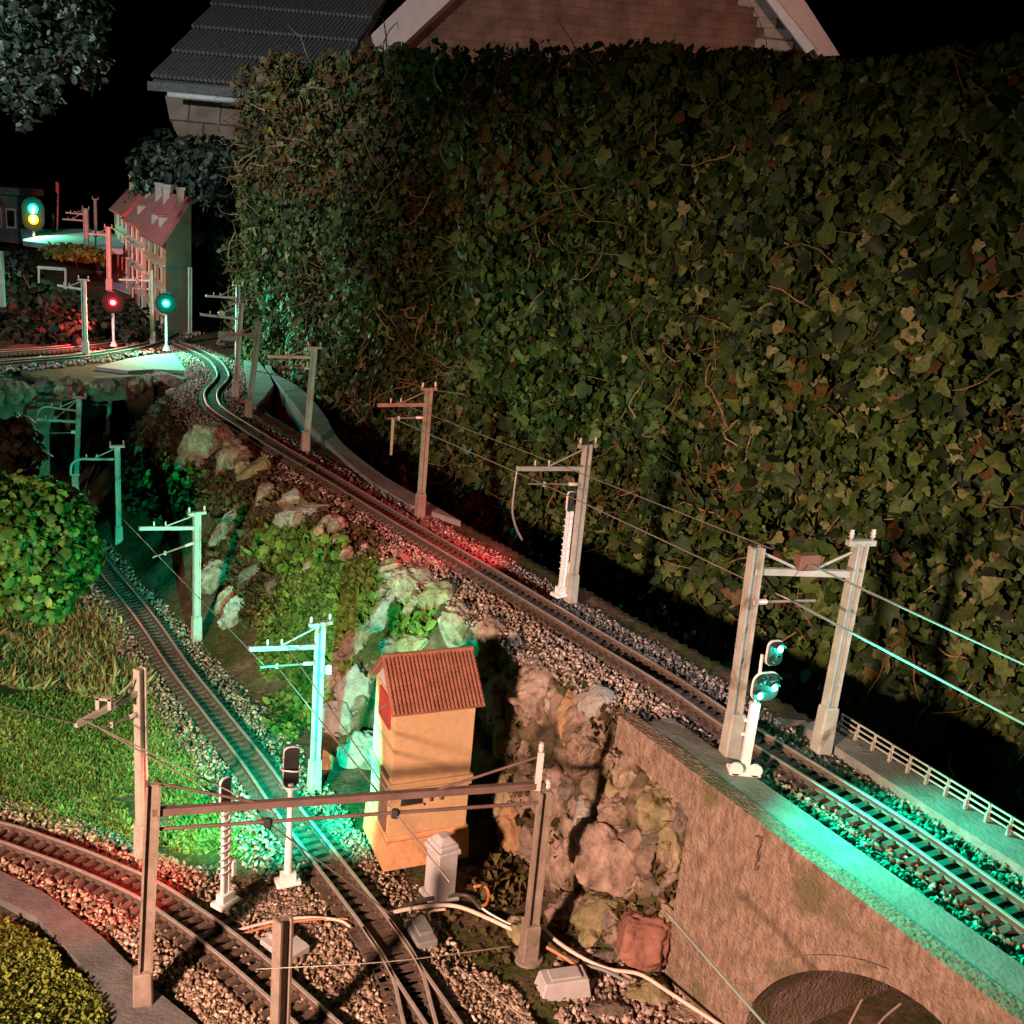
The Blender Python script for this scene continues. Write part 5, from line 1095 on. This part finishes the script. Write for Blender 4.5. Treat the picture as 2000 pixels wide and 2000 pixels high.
def hs():
    while True:
        s = random.uniform(smin, smax); z = random.uniform(-1.2, 4.2)
        if np.interp(s, bs, bz) < z < np.interp(s, ts, tz)-.1: break
    p = HB+Hd*s+Hn*random.uniform(-.12, .20); p[2] = z; d = Hd*random.gauss(0,1)+np.array([0,0,random.gauss(-.2,.8)])+Hn*random.uniform(0,.5); return p, d/np.linalg.norm(d), Hn
twigs("stems", 1600, hs, M_['twig'], hd, (.15,.75), (.004,.0105))

def leafy(name, label, cat, centers, n, size, mat, tpl, groundlike=False, kind=None, up=.35, flat=None, group=None, part="foliage", stemlen=None, jit=.45, sig=.3):
    """a plant: leaves spread through lumpy ellipsoids; centers = [(point, (rx, ry, rz), weight)]"""
    base = np.mean([c[0] for c in centers], axis=0); base = base-[0,0,max(c[1][2] for c in centers)]
    t = thing(name, label, cat, base, group); P_ = []; N_ = []; C_ = []
    wsum = sum(c[2] for c in centers)
    for c, r, wgt in centers:
        k = int(n*wgt/wsum); v = RNG.normal(size=(k,3)); v /= np.linalg.norm(v, axis=1)[:, None]
        lump = 1+.22*np.array([mnoise.noise(Vector(q)*2.3+Vector(c)) for q in v]); rad = np.clip(1-np.abs(RNG.normal(0,.18,k)), .35, 1.06)*lump
        P_.append(np.array(c)+v*rad[:, None]*np.array(r)); N_.append(v/np.array(r)*min(r)+RNG.normal(size=(k,3))*jit+np.array([0,0,up])); C_.append(np.clip(RNG.normal(.45,.2,k), 0, 1))
    P_ = np.vstack(P_); N_ = np.vstack(N_); C_ = np.concatenate(C_); k = len(P_)
    spin = math.pi+RNG.normal(size=k)*1.0
    scatter(part, tpl, P_, rot_from(N_, spin), np.clip(RNG.lognormal(0,sig,k), .45, 2.2)*size, mat, C_, parent=t)
    mb = MB()
    for c, r, wgt in centers[:3]: mb.tube(spline([base+[0,0,-.02], (base*0.4+np.array(c)*.6), np.array(c)+[0,0,r[2]*.4]], 8), np.linspace(.03,.008,len(spline([base, base*.4+np.array(c)*.6, np.array(c)], 8))), 6)
    mb.build("stem", M_['brown'], t); return t
M_['bush'] = ramped("bush_leaf", [(0,(0.025,0.065,0.012)),(.4,(0.08,0.17,0.028)),(.75,(0.18,0.30,0.05)),(1,(0.30,0.38,0.09))], .55, .3, 16, .2)
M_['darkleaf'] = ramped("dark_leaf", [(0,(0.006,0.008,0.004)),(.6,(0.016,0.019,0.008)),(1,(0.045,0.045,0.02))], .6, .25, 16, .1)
M_['greyleaf'] = ramped("grey_leaf", [(0,(0.012,0.022,0.014)),(.6,(0.05,0.07,0.046)),(1,(0.17,0.20,0.145))], .45, .4, 16, .1)
bc = D(62, 1062, 7.4)
_rb = np.random.default_rng(3); lob = [(bc,(.46,.45,.48),4)]
for _ in range(11):
    v = _rb.normal(size=3); v /= np.linalg.norm(v); r_ = _rb.uniform(.14,.27); lob.append((bc+v*np.array([.42,.42,.42])*_rb.uniform(.75,1.1), (r_,r_,r_*.9), r_*5))
lob += [(bc+np.array([-.40,.1,.05]),(.38,.4,.46),3)]
leafy("bush", "round bright green leafy bush hiding the lower track at the left edge", "bush", lob, 11000, .047, M_['bush'], FRILL+SMALL[:1], jit=.8, sig=.42)
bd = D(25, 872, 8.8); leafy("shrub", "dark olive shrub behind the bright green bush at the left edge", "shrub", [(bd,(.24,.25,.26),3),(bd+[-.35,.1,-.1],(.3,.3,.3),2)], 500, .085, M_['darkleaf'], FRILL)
# hanging branches, top left
hc = [(D(60,60,13),(.75,.6,.62),4),(D(160,100,13),(.30,.4,.42),2),(D(20,170,13),(.25,.3,.32),1),(D(150,20,13.4),(.45,.4,.35),2),(D(45,225,13),(.09,.1,.22),.4)]
_rh = np.random.default_rng(11)
for _ in range(16):
    r_ = _rh.uniform(.10,.26); hc.append((D(_rh.uniform(-20,200), _rh.uniform(-20,205), _rh.uniform(12.6,13.5)), (r_,r_,r_*_rh.uniform(.9,1.6)), r_*4))
hc[0] = (hc[0][0], (.5,.45,.45), 2)
leafy("overhanging_shrub", "grey-green shrub hanging into the photo's top left corner", "shrub", hc, 2600, .085, M_['greyleaf'], SMALL+IVY[1:2], jit=.8, sig=.4)
leafy("creeper", "dark creeper hanging over the left end of the arched wall", "creeper", [(D(40,775,12.3),(.38,.12,.20),2),(D(80,820,12.3),(.16,.10,.30),1),(D(-20,830,12.2),(.3,.15,.35),1)], 1500, .065, M_['darkleaf'], SMALL, jit=.8, sig=.4)
# lower ivy behind the town houses
ic = [(D(330,330,19.5),(.75,.35,.62),3),(D(420,330,19.0),(.70,.35,.60),3),(D(440,450,18.5),(.45,.3,1.1),2),(D(300,420,20.5),(.6,.3,.9),1)]
leafy("ivy_bank", "distant grey-green ivy bank between the town houses and the block wall", "ivy", ic, 2800, .12, M_['greyleaf'], SMALL+IVY[1:2])
# far dark hillside plants (left middle)
dk = [(D(x, y, dd_), (.5,.4,.30), 1) for x, y, dd_ in ((30,520,17),(110,590,15.5),(190,620,15.5),(60,640,15),(20,590,15.5),(120,640,14.8),(250,630,15.6))]
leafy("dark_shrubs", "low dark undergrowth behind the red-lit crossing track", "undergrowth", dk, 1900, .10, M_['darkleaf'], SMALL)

# moss, heather and herbs on the bank (uncountable)
def patch(name, spots, n, size, mat, tpl, up=1.0, jitter=.5, lift=.015, kind='stuff', tall=1.0):
    P_ = []
    tot = sum(s[4] if len(s) > 4 else s[2]*s[3] for s in spots)
    for s in spots:
        k = int(n*(s[4] if len(s) > 4 else s[2]*s[3])/tot); got = 0
        for _ in range(k):
            r = math.sqrt(random.random()); a = random.uniform(0, 2*math.pi); q = hit_fast(s[0]+s[2]*r*math.cos(a), s[1]+s[3]*r*math.sin(a)); P_.append(q)
    P_ = np.array(P_); k = len(P_); P_[:, 2] += RNG.uniform(0, lift, k)
    e = .04; gx_ = (terrf(P_[:,0]+e, P_[:,1])-terrf(P_[:,0]-e, P_[:,1]))/(2*e); gy_ = (terrf(P_[:,0], P_[:,1]+e)-terrf(P_[:,0], P_[:,1]-e))/(2*e)
    N_ = np.column_stack([-gx_, -gy_, np.ones(k)]); N_ /= np.linalg.norm(N_, axis=1)[:, None]; N_ = N_*up+RNG.normal(size=(k,3))*jitter
    sc = np.clip(RNG.lognormal(0,.35,k), .4, 2.2)*size; sc3 = np.column_stack([sc, sc, sc*tall])
    return tag(scatter(name, tpl, P_, rot_from(N_, RNG.uniform(0, 6.28, k)), sc3, mat, np.clip(.45+.5*vnoise(P_[:,0], P_[:,1], 3, 5)+RNG.normal(0,.17,k), 0, 1)), kind=kind)
M_['moss'] = ramped("moss_green", [(0,(0.04,0.075,0.014)),(.5,(0.125,0.20,0.035)),(1,(0.25,0.29,0.07))], .8, .15, 20, .1)
M_['brownmoss'] = ramped("brown_moss", [(0,(0.028,0.018,0.008)),(.5,(0.085,0.055,0.022)),(.8,(0.12,0.10,0.03)),(1,(0.22,0.15,0.07))], .85, .15, 20, .1)
M_['grass'] = ramped("grass_blade", [(0,(0.06,0.09,0.02)),(.5,(0.17,0.23,0.045)),(1,(0.34,0.35,0.11))], .7, .2, 15, .2)
M_['drygrass'] = ramped("dry_grass", [(0,(0.14,0.13,0.045)),(.5,(0.36,0.32,0.12)),(1,(0.60,0.52,0.26))], .75, .2, 15, .2)
TUFT = BLADE
M_['lawn'] = ramped('lawn_leaf', [(0,(0.07,0.10,0.015)),(.5,(0.21,0.25,0.04)),(1,(0.40,0.42,0.10))], .75, .2, 20, .15)
patch("moss_cover", [(600,1160,100,80),(700,1130,50,40),(560,1230,60,60),(650,1230,70,60),(540,1290,40,40)], 9000, .032, M_['moss'], SMALL, jitter=.6, lift=.04)
patch("herb_cover", [(330,930,70,35),(560,1080,70,40),(640,1090,40,30),(560,1050,40,25),(800,1230,40,35),(700,1190,40,30)], 1700, .060, M_['moss'], SMALL+FRILL[:1], jitter=.8, lift=.06)
patch("brown_moss", [(300,830,60,60),(280,950,50,60),(560,950,70,35),(480,1000,60,50),(440,1090,60,40),(640,1000,60,30),(700,1060,50,30),(330,990,50,50),(500,1170,60,60),(420,960,40,60)], 4200, .045, M_['brownmoss'], SMALL+BLADE, jitter=.7, lift=.03)
patch("brown_moss", [(960,1450,60,100),(1000,1540,50,100),(1190,1450,50,60),(1180,1790,110,50),(1080,1640,40,80),(1310,1700,30,140),(980,1720,60,60)], 2300, .040, M_['brownmoss'], SMALL+BLADE, jitter=.8, lift=.03)
patch("moss_cover", [(620,1350,60,80),(560,1400,40,50),(640,1300,50,40)], 1500, .045, M_['moss'], SMALL, jitter=.7, lift=.03)
patch("dry_grass", [(70,1275,120,75),(160,1240,80,50),(210,1330,80,40)], 11000, .011, M_['drygrass'], TUFT, up=.6, jitter=.75, tall=6.0, lift=.0)
patch("grass", [(90,1420,150,70),(250,1420,90,80),(180,1500,180,60),(330,1500,100,70),(420,1600,90,50),(60,1500,100,50),(380,1640,60,30),(40,1560,110,30),(160,1590,90,34),(260,1630,70,30),(470,1640,50,40)], 60000, .010, M_['grass'], TUFT, up=.8, jitter=.75, tall=2.1, lift=.0)
patch("lawn", [(20,1940,110,110),(90,2000,120,90),(-20,1870,90,60),(60,1900,60,50)], 26000, .0165, M_['lawn'], SMALL, up=1.0, jitter=.65, lift=.06)
# needles and fallen litter on the yard floor
patch("leaf_litter", [(900,1850,120,70),(1000,1700,120,60),(1150,1930,120,60),(760,1700,40,50),(480,1720,90,50)], 1200, .028, M_['brownmoss'], SMALL, jitter=.6, lift=.01)

# ------------------------------------------------------------------ town houses (low relief models, far left)
A0 = P(324,652,0); B0 = P(226,558,0); C0 = P(373,646,0); A0[2] = B0[2] = C0[2] = -.06; AB = B0-A0; ABu = AB/np.linalg.norm(AB); AC = C0-A0; ACu = AC/np.linalg.norm(AC); LAB = np.linalg.norm(AB); WAC = np.linalg.norm(AC)
FNn = np.cross(ABu, [0,0,1]); FNn = FNn if FNn @ (CAM-A0) > 0 else -FNn
hE = hgt(A0, 472); hR_ = hgt(C0, 396)
def house(t0, t1, he, hr, wallc, endc, roofc, label, dormer, floors, pale):
    base = A0+AB*t0; L = LAB*(t1-t0)-.02; th = thing("town_house", label, "town house", base+ABu*L/2+AC*.5, "row of model town houses")
    cross = [base, base+AC, base+AC+[0,0,hr], base+[0,0,he]]; mb = MB(); mb.prism(cross, ABu*L); mb.build("wall", [wallc], th)
    mb = MB(); mb.prism([base-ABu*.012, base+AC-ABu*.012, base+AC+[0,0,hr]-ABu*.012, base+[0,0,he]-ABu*.012], ABu*.0115); mb.build("end_wall", endc, th)
    sl = (AC+[0,0,hr-he]); slu = sl/np.linalg.norm(sl); nr = np.cross(ABu, slu); nr = nr if nr[2] > 0 else -nr; mb = MB()
    e0 = base+[0,0,he]-slu*.12+nr*.004; e1 = base+AC+[0,0,hr]+slu*.05+nr*.004; mb.prism([e0-ABu*.03, e1-ABu*.03, e1+ABu*(L), e0+ABu*(L)], nr*.05)
    nt_ = 22
    for k in range(nt_): a = e0+nr*.05+ABu*(L*(k+.5)/nt_); mb.tube([a, a+(e1-e0)], .022, 5)
    rf = mb.build("roof", roofc, th)
    for f in (.18,.80):
        c = base+ABu*L*f+AC*.75+[0,0,he+(hr-he)*.75]; mb = MB(); mb.box(c+[0,0,.12], (.10,.10,.42), np.column_stack([ABu, FNn, [0,0,1]])); mb.box(c+[0,0,.34], (.13,.13,.04), np.column_stack([ABu, FNn, [0,0,1]])); ch = mb.build("chimney", pale, rf)
    R = np.column_stack([ABu, FNn, [0,0,1]])
    for f in dormer:
        c = base+ABu*L*f+AC*.28+[0,0,he+(hr-he)*.28+.06]; mb = MB(); mb.box(c, (.16,.16,.20), R); dm = mb.build("dormer", pale, rf); mb = MB(); mb.box(c+[0,0,.12], (.21,.24,.03), R); mb.build("dormer_roof", roofc, dm)
    fh = he/floors
    for j in range(floors):
        for i in range(3):
            c = base+ABu*L*(.2+.3*i)+FNn*.006+[0,0,fh*(j+.55)]
            if j == 0 and i == 1: mb = MB(); mb.box(c-[0,0,.08], (.20,.03,fh*.75), R); mb.build("door", M_['brown'], th); continue
            mb = MB(); mb.box(c, (.21,.03,fh*.62), R); wf = mb.build("window", pale, th); mb = MB(); mb.box(c+FNn*.012, (.15,.012,fh*.52), R); mb.build("pane", M_['glassdark'], wf)
    mb = MB()
    for j in range(1, floors): mb.box(base+ABu*L/2+FNn*.02+[0,0,fh*j], (L,.05,.03), R)
    mb.build("string_course", pale, th)
pale = plain("house_trim", (.52,.46,.36), .8)
endg = noisy("house_end", (.42,.43,.37), (.52,.53,.46), 10, .9, .15, 40)
house(0, .34, hE, hR_, plain("house_orange", (.55,.25,.10), .8), endg, M_['tile_red'], "nearest orange town house with a blank grey end wall", (.35,.7), 4, pale)
house(.34, .66, hE*1.06, hR_*.99, plain("house_cream", (.50,.44,.34), .8), endg, noisy("roof_rose", (.33,.13,.115), (.46,.20,.18), 12, .8, .2, 50), "middle cream town house with a rose tiled roof", (.5,), 4, pale)
house(.66, 1.0, hE*1.12, hR_*1.02, plain("house_mint", (.42,.46,.40), .8), endg, M_['tile_red'], "farthest pale green town house with a dark red roof", (), 4, pale)

# small station and platform, far left
stb = D(12,470,23.5); st = thing("station_building", "dim low grey station building at the photo's left edge", "station", stb)
mb = MB(); mb.box(stb+[0,0,.50], (1.0,.9,1.0)); mb.build("wall", M_['concrete'], st)
mb = MB(); mb.box(stb+[0,0,1.09], (1.25,1.2,.16), bev=.02); mb.build("roof", M_['tile_grey'], st)
for x in (-.3,.05,.36):
    mb = MB(); mb.box(stb+[x,-.455,.52], (.22,.03,.42)); wf = mb.build("window", M_['white'], st); mb = MB(); mb.box(stb+[x,-.468,.52], (.16,.02,.34)); mb.build("pane", M_['glassdark'], wf)
mb = MB(); q = [D(40,447,22.5), D(175,447,22.5), D(245,462,21.5), D(240,486,19.8), D(120,480,20.3), D(45,470,21.3)]; mb.prism(q, (0,0,-.1)); tag(mb.build("station_platform", M_['farpath']), "pale grey-blue platform in front of the far station", "platform")
mbq = hit(145,500,60); 
leafy("grass_mound", "small mound glowing yellow-green below the far platform", "mound", [(D(150,492,19.6),(.62,.4,.15),1)], 900, .08, M_['moss'], SMALL)
tb = D(105,575,16.2); tt_ = thing("trestle", "thin white trestle frame left of the bare far mast", "trestle", tb)
for x, y0, y1 in ((76,522,582),(128,528,575)): mb = MB(); a, b = D(x,y0,16.5), D(x,y1,16.5); mb.beam(a, b, .03, .03); mb.build("leg", M_['mast'], tt_)
mb = MB(); mb.beam(D(74,522,16.5), D(130,526,16.5), .05, .045); mb.build("top_bar", M_['mast'], tt_)
mb = MB(); mb.beam(D(112,450,22), D(114,357,22), .03, .03); mb.box(D(112,366,22), (.06,.03,.22)); o = mb.build("striped_pole", M_['redpaint']); tag(o, "thin red and white pole behind the pink-lit far mast", "pole")
for i, (x, y, dd_) in enumerate(((105,452,22.0),(187,492,20.0))):
    b = D(x,y,dd_); lt = thing("bollard_lamp", ["small dark cone lamp on the far platform edge","small dark cone lamp beside the bluish far path"][i], "lamp post", b); mb = MB(); mb.lathe(b-[0,0,.15], [(.07,0),(.03,.12),(.018,.2),(.015,.42),(.04,.43),(.03,.50),(.01,.52)], 10); mb.build("post", M_['black'], lt)
mb = MB(); mb.box(D(2,545,12.5), (.06,.06,.65)); tag(mb.build("wooden_stake", M_['mast_brown']), "brown wooden stake cut by the left edge of the photo", "stake")

# ------------------------------------------------------------------ full-size houses behind the hedge
def brick(name, c1, c2, mortar, sc, bw=.5, rh=.25):
    m, t, b = new_mat(name); L = t.links; tc = t.nodes.new("ShaderNodeTexCoord"); mp = t.nodes.new("ShaderNodeMapping"); mp.inputs["Rotation"].default_value = (math.radians(90),0,0)
    br_ = t.nodes.new("ShaderNodeTexBrick"); br_.inputs["Scale"].default_value = sc; br_.inputs["Color1"].default_value = (*c1,1); br_.inputs["Color2"].default_value = (*c2,1); br_.inputs["Mortar"].default_value = (*mortar,1); br_.inputs["Mortar Size"].default_value = .014; br_.inputs["Brick Width"].default_value = bw; br_.inputs["Row Height"].default_value = rh
    L.new(tc.outputs["Object"], mp.inputs[0]); L.new(mp.outputs[0], br_.inputs["Vector"]); n = t.nodes.new("ShaderNodeTexNoise"); n.inputs["Scale"].default_value = 2.2; n.inputs["Detail"].default_value = 8; L.new(tc.outputs["Object"], n.inputs["Vector"])
    mr = t.nodes.new("ShaderNodeMapRange"); mr.inputs[1].default_value = .3; mr.inputs[2].default_value = .7; mr.inputs[3].default_value = .55; mr.inputs[4].default_value = 1.3; L.new(n.outputs["Fac"], mr.inputs[0])
    mx = t.nodes.new("ShaderNodeMixRGB"); mx.blend_type = 'MULTIPLY'; mx.inputs[0].default_value = 1; L.new(br_.outputs["Color"], mx.inputs[1]); L.new(mr.outputs[0], mx.inputs[2]); L.new(mx.outputs[0], b.inputs["Base Color"]); b.inputs["Roughness"].default_value = .9
    bp = t.nodes.new("ShaderNodeBump"); bp.inputs["Strength"].default_value = .5; bp.inputs["Distance"].default_value = .03; L.new(br_.outputs["Fac"], bp.inputs["Height"]); bp.invert = True; L.new(bp.outputs["Normal"], b.inputs["Normal"]); return m
GY_ = 24.0
def G(x, y, off=0.0): return onplane(x, y, (0, GY_+off, 0), (0,1,0))
gh = thing("brick_house", "brown brick gable end with broad pale barge boards rising above the ivy", "house", G(1170, 300))
mb = MB(); mb.prism([G(770,160), G(1620,160), G(1560,92), G(1256,-385), G(788,82)], (0,2.5,0)); mb.build("gable_wall", brick("house_brick", (.17,.075,.045), (.215,.095,.06), (.135,.07,.045), 1.5), gh)
bm_ = noisy("barge_board", (.62,.45,.40), (.72,.53,.47), 6, .7, .1, 30)
mb = MB(); mb.prism([G(690,100,-.5), G(705,87,-.5), G(1200,-395,-.5), G(1300,-395,-.5), G(788,86,-.5), G(760,110,-.5)], (0,.45,0)); mb.build("barge_board", bm_, gh)
mb = MB(); mb.prism([G(1600,110,-.5), G(1640,108,-.5), G(1633,96,-.5), G(1300,-420,-.5), G(1225,-400,-.5), G(1528,20,-.5)], (0,.45,0)); mb.build("barge_board", bm_, gh)
mb = MB(); mb.prism([G(1575,104,-.62), G(1592,94,-.62), G(1518,2,-.62), G(1250,-380,-.62), G(1238,-372,-.62), G(1500,4,-.62)], (0,.12,0)); mb.build("verge_trim", M_['white'], gh)
mb = MB(); qn = noisy("quoin_stone", (.34,.26,.21), (.44,.34,.28), 6, .9, .4, 20)
for x, y, w_, h_ in ((1480,3,70,22),(1497,24,46,20),(1520,66,54,18),(1512,88,70,18),(1498,46,36,18)): c = G(x,y,-.03); mb.box(c, (w_*GY_/FPX, .08, h_*GY_/FPX), bev=.03)
mb.build("quoins", qn, gh)
th_ = thing("tiled_house", "grey corrugated tile roof over a block wall with a pale gutter, top left", "house", D(400, 290, 20.5))
E0, E1 = D(296,160,20.0), D(640,190,20.0); U0_ = D(452,-30,22.5)-E0; ev = (E1-E0)/np.linalg.norm(E1-E0); rn = np.cross(ev, U0_); rn /= np.linalg.norm(rn); rn *= (1 if rn[2] > 0 else -1)
mb = MB(); mb.prism([E0, E1, E1+U0_*1.2, E0+U0_*1.2], -rn*.12)
LE = np.linalg.norm(E1-E0); nr_ = 40
for s_ in range(5):
    for k in range(nr_):
        a = E0+ev*LE*(k+.5)/nr_+U0_*(s_*.24)+rn*.03; mb.tube([a+rn*.10, a+U0_*.25+rn*.01], .042, 6)
    a = E0+U0_*(s_*.24)
mb.build("roof", M_['tile_grey'], th_)
mb = MB(); mb.prism([D(322,186,20.3), D(640,215,20.3), D(640,330,20.3), D(352,275,20.3), D(332,235,20.3)], (0,.6,0)); mb.build("block_wall", brick("block_wall_mat", (.22,.155,.115), (.28,.20,.15), (.07,.05,.04), .9, .55, .42), th_)
mb = MB(); mb.beam(D(290,168,20.0), D(640,195,20.0), .12, .16); mb.build("fascia", M_['tile_grey'], th_)
mb = MB(); mb.tube([D(328,184,19.7), D(488,199,19.7)], .05, 10); mb.tube([D(486,199,19.7), D(478,216,19.8), D(476,240,20.0)], .04, 8); mb.build("gutter", M_['white'], th_, True)
